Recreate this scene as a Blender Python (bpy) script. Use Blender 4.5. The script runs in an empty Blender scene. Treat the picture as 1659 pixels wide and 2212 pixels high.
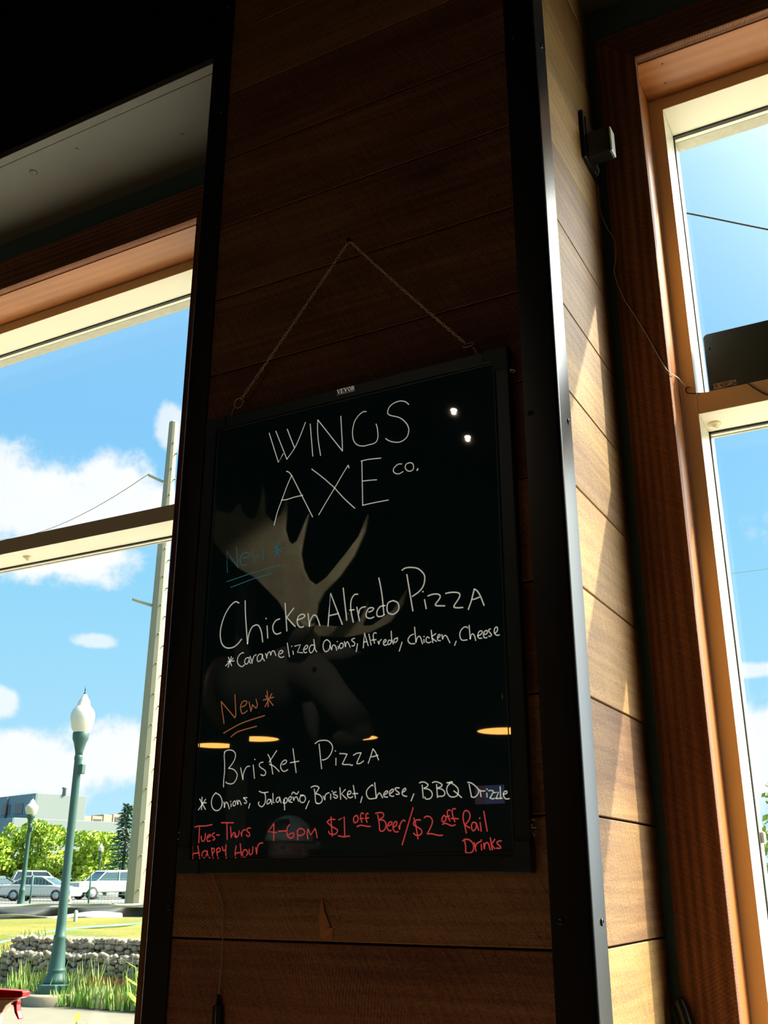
import bpy, bmesh, math, random
from mathutils import Vector, Matrix, Quaternion, noise
random.seed(7)
C = bpy.context.scene.collection
SC = bpy.context.scene
PI = math.pi

# ------------------------------------------------------------------ camera
CAM = Vector((0.4692, -1.4927, 1.6))
cam = bpy.data.cameras.new('camera'); cam_o = bpy.data.objects.new('camera', cam); C.objects.link(cam_o)
yaw, pitch, roll = math.radians(28.2647), math.radians(20.1285), math.radians(0.049)
fwd = Vector((-math.sin(yaw)*math.cos(pitch), math.cos(yaw)*math.cos(pitch), math.sin(pitch)))
rgt = Vector((math.cos(yaw), math.sin(yaw), 0)); upv = rgt.cross(fwd)
r2 = rgt*math.cos(roll) + upv*math.sin(roll); u2 = upv*math.cos(roll) - rgt*math.sin(roll)
M = Matrix((r2, u2, -fwd)).transposed().to_4x4(); M.translation = CAM
cam_o.matrix_world = M
cam.sensor_fit = 'VERTICAL'; cam.sensor_height = 24.0; cam.lens = 24.0*2168.2/2212.0
cam.clip_start = 0.02; cam.clip_end = 2000
SC.camera = cam_o
SC.view_settings.view_transform = 'Standard'; SC.view_settings.look = 'None'
SC.view_settings.exposure = 0.0; SC.view_settings.gamma = 1.0
SC.view_settings.use_curve_mapping = False
cy = SC.cycles
cy.max_bounces = 10; cy.diffuse_bounces = 6; cy.glossy_bounces = 5; cy.transparent_max_bounces = 16; cy.transmission_bounces = 6
cy.sample_clamp_indirect = 6.0; cy.use_denoising = True; cy.caustics_reflective = False; cy.caustics_refractive = False

# ------------------------------------------------------------------ sun and sky
SUN = Vector((1.0, 0.88, 1.33)).normalized()
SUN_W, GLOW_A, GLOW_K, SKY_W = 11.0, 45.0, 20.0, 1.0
sun = bpy.data.lights.new('sun', 'SUN'); sun.energy = SUN_W; sun.angle = math.radians(0.6); sun.color = (1.0, 0.90, 0.66)
sun_o = bpy.data.objects.new('sun', sun); C.objects.link(sun_o)
sun_o.rotation_euler = SUN.to_track_quat('Z', 'Y').to_euler(); sun_o.location = (20, 20, 30)

class NT:
    """small node-tree writer"""
    def __init__(s, tree): s.t = tree; s.n = tree.nodes; s.l = tree.links
    def node(s, kind, **kw):
        n = s.n.new(kind)
        for k, v in kw.items(): setattr(n, k, v)
        return n
    def put(s, sock, v):
        if hasattr(v, 'is_linked') or isinstance(v, bpy.types.NodeSocket): s.l.new(v, sock)
        else:
            if isinstance(v, (tuple, list)) and len(v) == 3 and sock.type == 'RGBA': v = (*v, 1)
            sock.default_value = v
    def math(s, op, a, b=0.0, c=None, clamp=False):
        n = s.node('ShaderNodeMath', operation=op, use_clamp=clamp)
        s.put(n.inputs[0], a); s.put(n.inputs[1], b)
        if c is not None: s.put(n.inputs[2], c)
        return n.outputs[0]
    def vmath(s, op, a, b=(0, 0, 0)):
        n = s.node('ShaderNodeVectorMath', operation=op); s.put(n.inputs[0], a); s.put(n.inputs[1], b)
        return n.outputs['Value'] if op in ('DOT_PRODUCT', 'LENGTH') else n.outputs[0]
    def mix(s, f, a, b, mode='MIX'):
        n = s.node('ShaderNodeMix', data_type='RGBA', blend_type=mode)
        s.put(n.inputs[0], f); s.put(n.inputs[6], a); s.put(n.inputs[7], b)
        return n.outputs[2]
    def ramp(s, f, stops):
        n = s.node('ShaderNodeValToRGB'); e = n.color_ramp.elements
        while len(e) < len(stops): e.new(0.5)
        for el, (p, col) in zip(e, stops):
            el.position = p; el.color = (*col, 1) if isinstance(col, tuple) else (col, col, col, 1)
        s.put(n.inputs[0], f); return n.outputs[0]
    def smooth(s, v, a, b):
        n = s.node('ShaderNodeMapRange', interpolation_type='SMOOTHSTEP', clamp=True)
        s.put(n.inputs[0], v); n.inputs[1].default_value = a; n.inputs[2].default_value = b
        n.inputs[3].default_value = 0; n.inputs[4].default_value = 1
        return n.outputs[0]
    def noise(s, vec, scale, detail=4, rough=0.55, dist=0.0):
        n = s.node('ShaderNodeTexNoise'); s.put(n.inputs['Vector'], vec); s.put(n.inputs['Scale'], scale)
        n.inputs['Detail'].default_value = detail; n.inputs['Roughness'].default_value = rough; n.inputs['Distortion'].default_value = dist
        return n.outputs[0]

world = bpy.data.worlds.new('sky'); SC.world = world; world.use_nodes = True
w = NT(world.node_tree); w.n.clear()
tc = w.node('ShaderNodeTexCoord'); dirv = w.vmath('NORMALIZE', tc.outputs['Generated'])
sep = w.node('ShaderNodeSeparateXYZ'); w.put(sep.inputs[0], dirv)
el = w.math('MULTIPLY', w.math('ARCSINE', sep.outputs[2]), 180/PI)
az = w.math('MULTIPLY', w.math('ARCTAN2', sep.outputs[0], sep.outputs[1]), 180/PI)
sky = w.ramp(w.math('DIVIDE', el, 90.0), [(0.0, (.62, .93, 1.08)), (.09, (.42, .80, 1.05)), (.17, (.33, .74, 1.04)), (.27, (.26, .64, 1.03)), (.40, (.30, .65, 1.02)), (1.0, (.12, .32, .75))])
n1 = w.noise(dirv, 9.0, 6, .6); n2 = w.noise(dirv, 38.0, 6, .62)
wob = w.math('ADD', w.math('MULTIPLY', w.math('SUBTRACT', n1, .5), 1.5), w.math('MULTIPLY', w.math('SUBTRACT', n2, .5), 1.1))
CLOUDS = [(-47.6, 19.3, 5.0, 2.7, 1), (-44.4, 20.6, 3.0, 2.0, 1), (-50.8, 20.0, 4.0, 2.5, 1), (-46.9, 16.8, 4.3, 1.7, 1), (-42.2, 19.6, 2.4, 1.6, 1),
          (-41.2, 24.4, 1.0, 1.3, .75), (-46.6, 5.6, 4.6, 1.7, 1), (-43.0, 6.4, 3.4, 1.8, 1), (-49.0, 5.3, 3.6, 1.5, 1), (-44.7, 12.3, 1.2, .42, .7), (-49.4, 8.7, 1.3, .8, .8),
          (-7.9, 10.5, 3.0, .5, .8), (-7.6, 6.6, 5.0, 2.9, 1), (10, 18, 12, 5, .9), (-75, 20, 9, 5, 1), (-20, 9, 6, 3, 1)]
cl = None
for (a0, e0, ra, re, amp) in CLOUDS:
    dx = w.math('DIVIDE', w.math('SUBTRACT', az, a0), ra); dy = w.math('DIVIDE', w.math('SUBTRACT', el, e0), re)
    d = w.math('SQRT', w.math('ADD', w.math('MULTIPLY', dx, dx), w.math('MULTIPLY', dy, dy)))
    m = w.math('MULTIPLY', w.math('SUBTRACT', 1.0, w.smooth(w.math('ADD', d, wob), .62, 1.18)), amp)
    cl = m if cl is None else w.math('MAXIMUM', cl, m)
ccol = w.mix(w.noise(dirv, 14.0, 3), (.96, 1.0, 1.04), (1.14, 1.14, 1.12))
skyc = w.mix(cl, sky, ccol)
# added fill below the sun, out of view: overbright cloud lighting the side boards
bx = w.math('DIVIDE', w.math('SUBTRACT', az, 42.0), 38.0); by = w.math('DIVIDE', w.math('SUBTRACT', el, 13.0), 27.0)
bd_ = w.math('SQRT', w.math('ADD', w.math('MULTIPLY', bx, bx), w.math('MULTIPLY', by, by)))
fill_bank = w.math('SUBTRACT', 1.0, w.smooth(w.math('ADD', bd_, w.math('MULTIPLY', wob, .35)), .55, 1.05))
skyc = w.mix(fill_bank, skyc, (4.2, 4.7, 4.8))
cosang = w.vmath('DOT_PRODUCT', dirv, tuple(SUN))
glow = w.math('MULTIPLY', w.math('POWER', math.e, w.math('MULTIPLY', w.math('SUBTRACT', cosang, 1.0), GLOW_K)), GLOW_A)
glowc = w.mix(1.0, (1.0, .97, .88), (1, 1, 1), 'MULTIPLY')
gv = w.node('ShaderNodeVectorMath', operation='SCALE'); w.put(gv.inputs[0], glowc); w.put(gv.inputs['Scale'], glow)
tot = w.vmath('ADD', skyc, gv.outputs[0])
low = w.smooth(el, -6.0, -1.0)
tot = w.mix(low, (.30, .32, .22), tot)
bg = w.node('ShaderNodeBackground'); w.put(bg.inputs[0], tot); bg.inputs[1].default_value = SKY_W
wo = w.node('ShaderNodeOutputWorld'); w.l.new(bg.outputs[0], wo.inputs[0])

# ------------------------------------------------------------------ mesh builder
WL = {}                                       # world location of each object's origin
class MB:
    def __init__(s): s.v = []; s.f = []; s.uv = []; s.rn = []; s.sm = []; s.mi = []; s.cur = 0
    def face(s, pts, uv=None, rn=(0, 0), smooth=False):
        i = len(s.v); s.v += [Vector(p) for p in pts]; s.f.append(list(range(i, i+len(pts))))
        s.uv.append(uv or [(p[0], p[2]) for p in pts]); s.rn.append(rn); s.sm.append(smooth); s.mi.append(s.cur)
    def mesh(s, verts, faces, smooth=True, rn=(0, 0), uvf=None):
        i = len(s.v); s.v += [Vector(p) for p in verts]
        for f in faces:
            s.f.append([i+k for k in f]); s.uv.append([uvf(verts[k]) if uvf else (verts[k][0], verts[k][2]) for k in f])
            s.rn.append(rn); s.sm.append(smooth); s.mi.append(s.cur)
    def box(s, x0, x1, y0, y1, z0, z1, grain=0, rn=None):
        rn = rn or (random.random(), random.random()); o = (rn[0]*37.0, rn[1]*23.0)
        P = [(x0,y0,z0),(x1,y0,z0),(x1,y1,z0),(x0,y1,z0),(x0,y0,z1),(x1,y0,z1),(x1,y1,z1),(x0,y1,z1)]
        i = len(s.v); s.v += [Vector(p) for p in P]
        for idx, ax in (((0,3,2,1),2),((4,5,6,7),2),((0,1,5,4),1),((2,3,7,6),1),((1,2,6,5),0),((3,0,4,7),0)):
            others = [a for a in (0,1,2) if a != ax]
            if grain in others: u = grain; v = [a for a in others if a != grain][0]
            else: u, v = others
            s.f.append([i+k for k in idx]); s.uv.append([(P[k][u]+o[0], P[k][v]+o[1]+ax*3.3) for k in idx])
            s.rn.append(rn); s.sm.append(False); s.mi.append(s.cur)
    def prism(s, poly, ax, a, b, smooth=False, rn=(0, 0), grain=None):
        """polygon given in the two other axes (in x,y,z order), extruded along ax from a to b"""
        def P(p, t):
            q = list(p); q.insert(ax, t); return tuple(q)
        n = len(poly); A = [P(p, a) for p in poly]; B = [P(p, b) for p in poly]
        def uvp(p, face_ax):
            ot = [k for k in (0,1,2) if k != face_ax]
            if grain is not None and grain in ot: u = grain; v = [k for k in ot if k != grain][0]
            else: u, v = ot
            return (p[u]+rn[0]*37, p[v]+rn[1]*23)
        i = len(s.v); s.v += [Vector(p) for p in A+B]
        for f in (list(range(n))[::-1], list(range(n, 2*n))):
            s.f.append([i+k for k in f]); s.uv.append([uvp((A+B)[k], ax) for k in f]); s.rn.append(rn); s.sm.append(False); s.mi.append(s.cur)
        for k in range(n):
            k2 = (k+1) % n; f = (k, k2, n+k2, n+k)
            d = [abs(A[k2][q]-A[k][q]) for q in (0,1,2)]; d[ax] = 1e9; fa = 0
            ot = [q for q in (0,1,2) if q != ax]; fa = ot[0] if d[ot[0]] < d[ot[1]] else ot[1]
            s.f.append([i+q for q in f]); s.uv.append([uvp((A+B)[q], fa) for q in f]); s.rn.append(rn); s.sm.append(smooth); s.mi.append(s.cur)
    def tube(s, pts, r, n=8, caps=True, closed=False, flat=None, rn=(0, 0)):
        pts = [Vector(p) for p in pts]; N = len(pts); rs = r if isinstance(r, (list, tuple)) else [r]*N
        rings = []; prev = None
        for k in range(N):
            if closed: t = (pts[(k+1) % N]-pts[k-1])
            else: t = pts[min(k+1, N-1)]-pts[max(k-1, 0)]
            t = t.normalized() if t.length > 1e-9 else Vector((0, 0, 1))
            if flat is not None: a = t.cross(Vector(flat)); a = a.normalized() if a.length > 1e-6 else Vector((1, 0, 0)); b = Vector(flat)*0.35
            else:
                if prev is None: h = Vector((0, 0, 1)) if abs(t.z) < .9 else Vector((1, 0, 0)); a = t.cross(h).normalized()
                else:
                    a = prev-t*prev.dot(t); a = a.normalized() if a.length > 1e-6 else t.orthogonal().normalized()
                prev = a; b = t.cross(a)
            rings.append([tuple(pts[k]+(a*math.cos(2*PI*j/n)+b*math.sin(2*PI*j/n))*rs[k]) for j in range(n)])
        V = [p for q in rings for p in q]; F = []
        for k in range(N if closed else N-1):
            k2 = (k+1) % N
            for j in range(n): F.append((k*n+j, k*n+(j+1) % n, k2*n+(j+1) % n, k2*n+j))
        if caps and not closed: F.append(tuple(range(n))[::-1]); F.append(tuple((N-1)*n+j for j in range(n)))
        s.mesh(V, F, True, rn)
    def lathe(s, prof, cx=0, cy_=0, n=20, axis=2, cz=0, caps=True, rn=(0, 0), smooth=True):
        """profile (radius, height) about a vertical axis at cx, cy (or about x / y when axis = 0 / 1)"""
        V = []; F = []
        for (r, h) in prof:
            for j in range(n):
                a = 2*PI*j/n; p = [r*math.cos(a), r*math.sin(a)]
                if axis == 2: V.append((cx+p[0], cy_+p[1], cz+h))
                elif axis == 1: V.append((cx+p[0], cy_+h, cz+p[1]))
                else: V.append((cx+h, cy_+p[0], cz+p[1]))
        for k in range(len(prof)-1):
            for j in range(n): F.append((k*n+j, k*n+(j+1) % n, (k+1)*n+(j+1) % n, (k+1)*n+j))
        if caps: F.append(tuple(range(n))[::-1]); F.append(tuple((len(prof)-1)*n+j for j in range(n)))
        s.mesh(V, F, smooth, rn)
    def blob(s, c, rad, sub=2, amp=0.0, freq=2.0, rn=(0, 0), seed=0.0):
        b = bmesh.new(); bmesh.ops.create_icosphere(b, subdivisions=sub, radius=1)
        V = []
        for vv in b.verts:
            k = 1+amp*noise.noise(vv.co*freq+Vector((seed, seed*1.7, seed*.3)))
            V.append((c[0]+vv.co.x*rad[0]*k, c[1]+vv.co.y*rad[1]*k, c[2]+vv.co.z*rad[2]*k))
        F = [tuple(q.index for q in f.verts) for f in b.faces]; b.free(); s.mesh(V, F, True, rn)
    def build(s, name, mat, parent=None, loc=None, bevel=0.0, seg=2, weld=False):
        origin = WL[parent] if parent is not None else Vector(loc or (0, 0, 0))
        me = bpy.data.meshes.new(name); me.from_pydata([tuple(p-origin) for p in s.v], [], s.f)
        ul = me.uv_layers.new(name='uv'); rl = me.uv_layers.new(name='rnd'); k = 0
        for fi in range(len(s.f)):
            for q in range(len(s.f[fi])): ul.data[k].uv = s.uv[fi][q]; rl.data[k].uv = s.rn[fi]; k += 1
        for p, sm, mi in zip(me.polygons, s.sm, s.mi): p.use_smooth = sm; p.material_index = mi
        for m in (mat if isinstance(mat, (list, tuple)) else [mat]): me.materials.append(m)
        if weld or bevel:
            b = bmesh.new(); b.from_mesh(me); bmesh.ops.remove_doubles(b, verts=b.verts, dist=1e-6); bmesh.ops.recalc_face_normals(b, faces=b.faces)
            b.to_mesh(me); b.free()
        me.update()
        o = bpy.data.objects.new(name, me); C.objects.link(o); WL[o] = origin.copy()
        if parent is not None: o.parent = parent
        else: o.location = origin
        if bevel:
            m = o.modifiers.new('bevel', 'BEVEL'); m.width = bevel; m.segments = seg; m.limit_method = 'ANGLE'; m.angle_limit = math.radians(35)
        return o

def thing(name, label, cat, loc=(0, 0, 0), group=None):
    o = bpy.data.objects.new(name, None); C.objects.link(o); o.location = loc; o.empty_display_size = .05
    WL[o] = Vector(loc); o['label'] = label; o['category'] = cat
    if group: o['group'] = group
    return o
def tag(o, label, cat, group=None, kind=None):
    o['label'] = label; o['category'] = cat
    if group: o['group'] = group
    if kind: o['kind'] = kind
    return o
def struct(o, label=None, cat=None):
    o['kind'] = 'structure'
    if label: o['label'] = label
    if cat: o['category'] = cat
    return o
def at(px, py): return px, py

def spline(pts, per=6):
    P = [Vector(p) for p in pts]; out = []
    if len(P) < 3: return P
    for i in range(len(P)-1):
        p0 = P[i-1] if i else P[0]*2-P[1]; p1 = P[i]; p2 = P[i+1]; p3 = P[i+2] if i+2 < len(P) else P[-1]*2-P[-2]
        for k in range(per):
            t = k/per; out.append(.5*((2*p1)+(p2-p0)*t+(2*p0-5*p1+4*p2-p3)*t*t+(3*p1-p0-3*p2+p3)*t**3))
    out.append(P[-1]); return out

# ------------------------------------------------------------------ materials
def mat(name):
    m = bpy.data.materials.new(name); m.use_nodes = True; t = NT(m.node_tree)
    return m, t, t.n['Principled BSDF']
def plain(name, col, rough=.5, metal=0.0, spec=.5, var=0.0, scale=20.0, bump=0.0, emit=None, es=0.0, alpha=None):
    m, t, p = mat(name)
    p.inputs['Roughness'].default_value = rough; p.inputs['Metallic'].default_value = metal; p.inputs['Specular IOR Level'].default_value = spec
    tcn = t.node('ShaderNodeTexCoord'); nz = t.noise(tcn.outputs['Object'], scale, 5)
    k = var or .06
    c0 = tuple(max(0, x*(1-k)) for x in col); c1 = tuple(min(1, x*(1+k)) for x in col)
    t.put(p.inputs['Base Color'], t.mix(nz, c0, c1))
    if bump:
        b = t.node('ShaderNodeBump'); b.inputs['Strength'].default_value = bump; b.inputs['Distance'].default_value = .002
        t.put(b.inputs['Height'], nz); t.l.new(b.outputs[0], p.inputs['Normal'])
    if emit: p.inputs['Emission Color'].default_value = (*emit, 1); p.inputs['Emission Strength'].default_value = es
    if alpha is not None: p.inputs['Alpha'].default_value = alpha
    return m
def wood(name, dark, light, knot, rough=.7, spec=.35, saw=.5, streak=1.0, bump=.5, tone=.35, ringw=.035, gw=(.32, .46), hue=.018):
    """sawn board: u runs along the grain, v across; 'rnd' differs from board to board"""
    m, t, p = mat(name)
    uvn = t.node('ShaderNodeUVMap', uv_map='uv'); rnn = t.node('ShaderNodeUVMap', uv_map='rnd')
    rs = t.node('ShaderNodeSeparateXYZ'); t.put(rs.inputs[0], rnn.outputs[0])
    def mapped(sx, sy):
        n = t.node('ShaderNodeMapping'); t.put(n.inputs['Vector'], uvn.outputs[0]); n.inputs['Scale'].default_value = (sx, sy, 1); return n.outputs[0]
    # knots bend the grain round them
    vo = t.node('ShaderNodeTexVoronoi', feature='F1'); t.put(vo.inputs['Vector'], mapped(1.7, 3.4)); vo.inputs['Scale'].default_value = 1.0; vo.inputs['Randomness'].default_value = 1.0
    kd = vo.outputs['Distance']
    kn = t.math('SUBTRACT', 1.0, t.smooth(t.math('ADD', kd, t.math('MULTIPLY', t.noise(mapped(30, 60), 1, 3), .10)), .07, .17))
    halo = t.math('SUBTRACT', 1.0, t.smooth(kd, .05, .42))
    ring = t.node('ShaderNodeTexWave', wave_type='BANDS', bands_direction='Y'); t.put(ring.inputs['Vector'], mapped(.9, 13)); ring.inputs['Scale'].default_value = 1.0*streak
    ring.inputs['Distortion'].default_value = 11.0; ring.inputs['Detail'].default_value = 4; ring.inputs['Detail Scale'].default_value = .45
    g1 = t.noise(mapped(4.0, 90.0*streak), 1.0, 5, .6, .3)
    g2 = t.noise(mapped(1.3, 9.0), 1.0, 4, .55, .4)
    rot = t.node('ShaderNodeMapping'); t.put(rot.inputs['Vector'], uvn.outputs[0]); rot.inputs['Rotation'].default_value = (0, 0, 1.05)
    stn = t.node('ShaderNodeMapping'); t.put(stn.inputs['Vector'], rot.outputs[0]); stn.inputs['Scale'].default_value = (9, 330, 1)
    sw = t.noise(stn.outputs[0], 1.0, 3, .6, .4)
    fine = t.noise(mapped(170, 260), 1.0, 3, .7)
    us = t.node('ShaderNodeSeparateXYZ'); t.put(us.inputs[0], uvn.outputs[0])
    ul_ = t.math('ADD', t.math('PINGPONG', us.outputs[0], .37), .16); vl_ = t.math('PINGPONG', us.outputs[1], .31)
    rad_ = t.math('SQRT', t.math('ADD', t.math('MULTIPLY', ul_, ul_), t.math('MULTIPLY', vl_, vl_)))
    arc = t.math('SINE', t.math('ADD', t.math('MULTIPLY', rad_, 1100.0), t.math('MULTIPLY', g2, 14.0)))
    arc = t.math('MULTIPLY', arc, t.smooth(t.noise(mapped(3.1, 5.3), 1.0, 3), .48, .66))
    pit = t.math('MULTIPLY', t.smooth(t.noise(mapped(150, 230), 1.0, 2, .6), .60, .70), t.smooth(t.noise(mapped(6, 22), 1.0, 4), .46, .66))
    g = t.math('ADD', t.math('MULTIPLY', g1, gw[0]), t.math('MULTIPLY', g2, gw[1]))
    g = t.math('ADD', g, t.math('MULTIPLY', ring.outputs[0], ringw))
    g = t.math('ADD', g, t.math('MULTIPLY', t.math('SUBTRACT', fine, .5), .35*saw))
    g = t.math('ADD', g, t.math('MULTIPLY', t.math('SUBTRACT', sw, .5), .30*saw))
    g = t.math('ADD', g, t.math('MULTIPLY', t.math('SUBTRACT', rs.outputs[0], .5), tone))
    g = t.math('SUBTRACT', g, t.math('MULTIPLY', halo, .10))
    g = t.math('SUBTRACT', t.math('ADD', g, t.math('MULTIPLY', arc, .07*saw)), t.math('MULTIPLY', pit, .30*saw))
    col = t.mix(t.smooth(g, .18, .92), dark, light)
    col = t.mix(t.math('MULTIPLY', kn, .8), col, knot)
    hs = t.node('ShaderNodeHueSaturation'); t.put(hs.inputs['Color'], col)
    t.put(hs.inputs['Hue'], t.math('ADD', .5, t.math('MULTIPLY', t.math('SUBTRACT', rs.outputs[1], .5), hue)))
    t.l.new(hs.outputs[0], p.inputs['Base Color'])
    p.inputs['Roughness'].default_value = rough; p.inputs['Specular IOR Level'].default_value = spec
    b = t.node('ShaderNodeBump'); b.inputs['Strength'].default_value = bump; b.inputs['Distance'].default_value = .0016
    h = t.math('ADD', t.math('MULTIPLY', g1, .5), t.math('MULTIPLY', t.math('ADD', t.math('MULTIPLY', sw, .8), t.math('MULTIPLY', fine, 1.1)), saw))
    t.put(b.inputs['Height'], h); t.l.new(b.outputs[0], p.inputs['Normal'])
    return m
def glass_thin(name, tint, refl=.035, rough=0.02):
    m = bpy.data.materials.new(name); m.use_nodes = True; t = NT(m.node_tree); t.n.clear()
    tr = t.node('ShaderNodeBsdfTransparent'); tr.inputs[0].default_value = (*tint, 1)
    gl = t.node('ShaderNodeBsdfGlossy'); gl.inputs['Roughness'].default_value = rough
    fr = t.node('ShaderNodeFresnel'); ge = t.node('ShaderNodeNewGeometry')
    t.put(fr.inputs[0], t.math('SUBTRACT', 1.45, t.math('MULTIPLY', ge.outputs['Backfacing'], 1.45-1/1.45)))
    mx = t.node('ShaderNodeMixShader'); t.put(mx.inputs[0], t.math('MULTIPLY', fr.outputs[0], refl/.04*.6, clamp=True)); t.l.new(tr.outputs[0], mx.inputs[1]); t.l.new(gl.outputs[0], mx.inputs[2])
    o = t.node('ShaderNodeOutputMaterial'); t.l.new(mx.outputs[0], o.inputs[0]); return m

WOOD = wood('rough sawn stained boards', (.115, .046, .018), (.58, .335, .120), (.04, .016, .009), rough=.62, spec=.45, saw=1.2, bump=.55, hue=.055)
CASE = wood('dark red brown casing boards', (.11, .040, .020), (.52, .235, .105), (.02, .009, .006), rough=.7, spec=.28, saw=1.0, streak=1.3, bump=.55, ringw=.15)
JAMB = wood('planed orange brown boards', (.27, .092, .016), (.52, .200, .040), (.20, .06, .02), rough=.42, spec=.45, saw=.12, streak=.8, bump=.12, ringw=.13)
STEEL = plain('black painted steel', (.005, .006, .0085), rough=.33, spec=.55, var=.25, scale=60, bump=.05)
SCREW = plain('dark screw heads', (.05, .05, .05), rough=.3, metal=.8)
TEAL = plain('dark teal wall paint', (.085, .155, .165), rough=.7, spec=.3, var=.12, scale=8)
SOFF = plain('dark grey painted boards', (.125, .122, .105), rough=.55, spec=.35, var=.10, scale=6, bump=.03)
BLACK = plain('matt black paint', (.006, .006, .007), rough=.9, spec=.1)
FRAME = plain('tan painted aluminium', (.81, .765, .62), rough=.35, spec=.4, var=.04, scale=4)
GASK = plain('black rubber gasket', (.012, .013, .010), rough=.6)
OUTF = plain('dusty outer frame', (.42, .40, .32), rough=.8, var=.25, scale=70, bump=.2)
GLASS = glass_thin('window glass', (.985, .995, .99))
FLOOR = wood('room floor boards', (.26, .19, .12), (.50, .38, .25), (.15, .1, .06), rough=.45, saw=.1)
DARKW = plain('dark brown room walls', (.085, .07, .058), rough=.85, var=.2, scale=3)

# ------------------------------------------------------------------ room shell
YW = 0.43                      # room face of the window wall
ZS = 3.6166                    # soffit above the windows
ZC = 4.40                      # dark main ceiling
W1 = (-3.30, -1.165, 1.05, 3.408)     # left window opening x0 x1 z0 z1
W2 = (0.104, 2.40, 1.05, 3.408)       # right window opening
RX0, RX1, RY0 = -9.0, 5.0, -10.2
b = MB(); b.box(RX0-.2, RX1+.2, RY0-.2, .75, -.1, 0, 1); struct(b.build('floor', FLOOR))
b = MB(); b.box(RX0-.2, RX1+.2, RY0-.2, .12, ZC, ZC+.1); struct(b.build('ceiling', BLACK))
b = MB(); b.box(RX0-.1, RX0, RY0, .75, 0, ZC); struct(b.build('wall_left', DARKW))
b = MB(); b.box(RX1, RX1+.1, RY0, .75, 0, ZC); struct(b.build('wall_right', DARKW))
b = MB(); b.box(RX0, RX1, RY0-.1, RY0, 0, ZC); struct(b.build('wall_back', DARKW))
b = MB()
for (x0, x1, z0, z1) in ((RX0, W1[0], 0, ZC), (W1[1], W2[0]-.02, 0, ZC), (W2[1], RX1, 0, ZC)): b.box(x0, x1, YW, .75, z0, z1)
for W in (W1, W2):
    xr = W[1] if W is W1 else W[1]; xl = W[0] if W is W1 else W[0]-.02
    b.box(xl, xr, YW, .75, 0, W[2]-.03); b.box(xl, xr, YW, .75, W[3]+.022, ZC)
struct(b.build('wall_front', TEAL))
# boarded soffit with its drop face, on both sides of the pier
b = MB()
for (x0, x1) in ((RX0, -.806), (0.0, RX1)):
    b.box(x0, x1, .1485, YW, ZS, ZS+.02, 0); b.box(x0, x1, .12, .1470, ZS-.0005, ZS+.02, 0)
struct(b.build('trim_soffit', SOFF, bevel=.0006, seg=1))
b = MB()
for (x0, x1) in ((RX0, -.806), (0.0, RX1)): b.box(x0, x1, .1195, .16, ZS+.021, ZC)
struct(b.build('wall_bulkhead', BLACK))
# knots and a nail hole in the soffit boards
b = MB()
for (x, y, r) in ((-1.656, .2105, .012), (-1.464, .195, .0045), (-1.153, .295, .006)):
    b.lathe([(r, 0), (r*.8, -.0012), (r*.45, -.0014), (r*.3, -.0004)], x, y, 14, cz=ZS)
struct(b.build('trim_knot', plain('resin knots in soffit', (.07, .065, .055), rough=.4)))

# ------------------------------------------------------------------ pier: sawn boards over a dark core
SEAM = [1.505-.1842*k for k in range(8, 0, -1)] + [1.5055, 1.691, 1.8737, 2.055, 2.2357, 2.417, 2.5977, 2.7824, 2.9694, 3.1563, 3.3455, 3.5316, 3.716, 3.90, 4.085, 4.27, 4.395]
b = MB(); b.box(-.802, -.022, .018, .43, 0, ZC); struct(b.build('wall_pier_core', BLACK))
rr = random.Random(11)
def tone(z, side):  # light put into colour: side boards lighter and golden, front darker and redder
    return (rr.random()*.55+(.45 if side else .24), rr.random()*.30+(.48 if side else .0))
b = MB()
for k in range(len(SEAM)-1):
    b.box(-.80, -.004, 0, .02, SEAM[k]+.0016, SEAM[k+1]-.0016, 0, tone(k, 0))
struct(b.build('wall_pier_front', WOOD, bevel=.0012, seg=1))
b = MB()
for k in range(len(SEAM)-1):
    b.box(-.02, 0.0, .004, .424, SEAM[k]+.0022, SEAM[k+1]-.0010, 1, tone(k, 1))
struct(b.build('wall_pier_side', WOOD, bevel=.0012, seg=1))
# torn knot in the board under the message board
b = MB(); b.mesh([(-.4480, -.001, 1.512), (-.4360, -.001, 1.5085), (-.4300, -.002, 1.530), (-.4400, -.0035, 1.552), (-.4470, -.001, 1.574), (-.4520, -.002, 1.545)], [(0, 1, 2, 3, 4, 5)], False)
b.mesh([(-.4390, -.0035, 1.510), (-.4240, -.0035, 1.508), (-.4250, -.001, 1.528), (-.4345, -.0042, 1.5265)], [(0, 1, 2, 3)], False)
torn = b.build('trim_torn_knot', wood('split raw wood', (.50, .22, .07), (.85, .46, .17), (.3, .1, .04), rough=.5, saw=.2)); struct(torn)

# ------------------------------------------------------------------ black steel corner angles
def angle_profile(x_front, x_c, y_back, sgn, r=.0065, t=.005):
    """L seen from above; sgn=+1: corner at the larger x"""
    P = []
    for k in range(7):
        a = PI/2*k/6
        P.append((x_c-sgn*(r-r*math.sin(a)), -t+(r-r*math.cos(a))))
    P = [(x_front, -t)]+P+[(x_c, y_back), (x_c-sgn*t, y_back), (x_c-sgn*t, 0.0), (x_front, 0.0)]
    return P if sgn > 0 else P[::-1]
def screws(root, front, side, sgn):
    for (x, z) in front:
        m = MB(); m.lathe([(.0, -.0012), (.0022, -.0012), (.0026, -.0028), (.0050, -.0022), (.0056, -.0004), (.0056, 0)], x, -.0049, 14, axis=1, cz=z, caps=False); m.build('screw', SCREW, root)
    for (y, z) in side:
        m = MB(); m.lathe([(.0056, 0), (.0056, .0004), (.0050, .0022), (.0026, .0028), (.0022, .0012), (0, .0012)], .0049, y, 14, axis=0, cz=z, caps=False); m.build('screw', SCREW, root)
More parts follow.
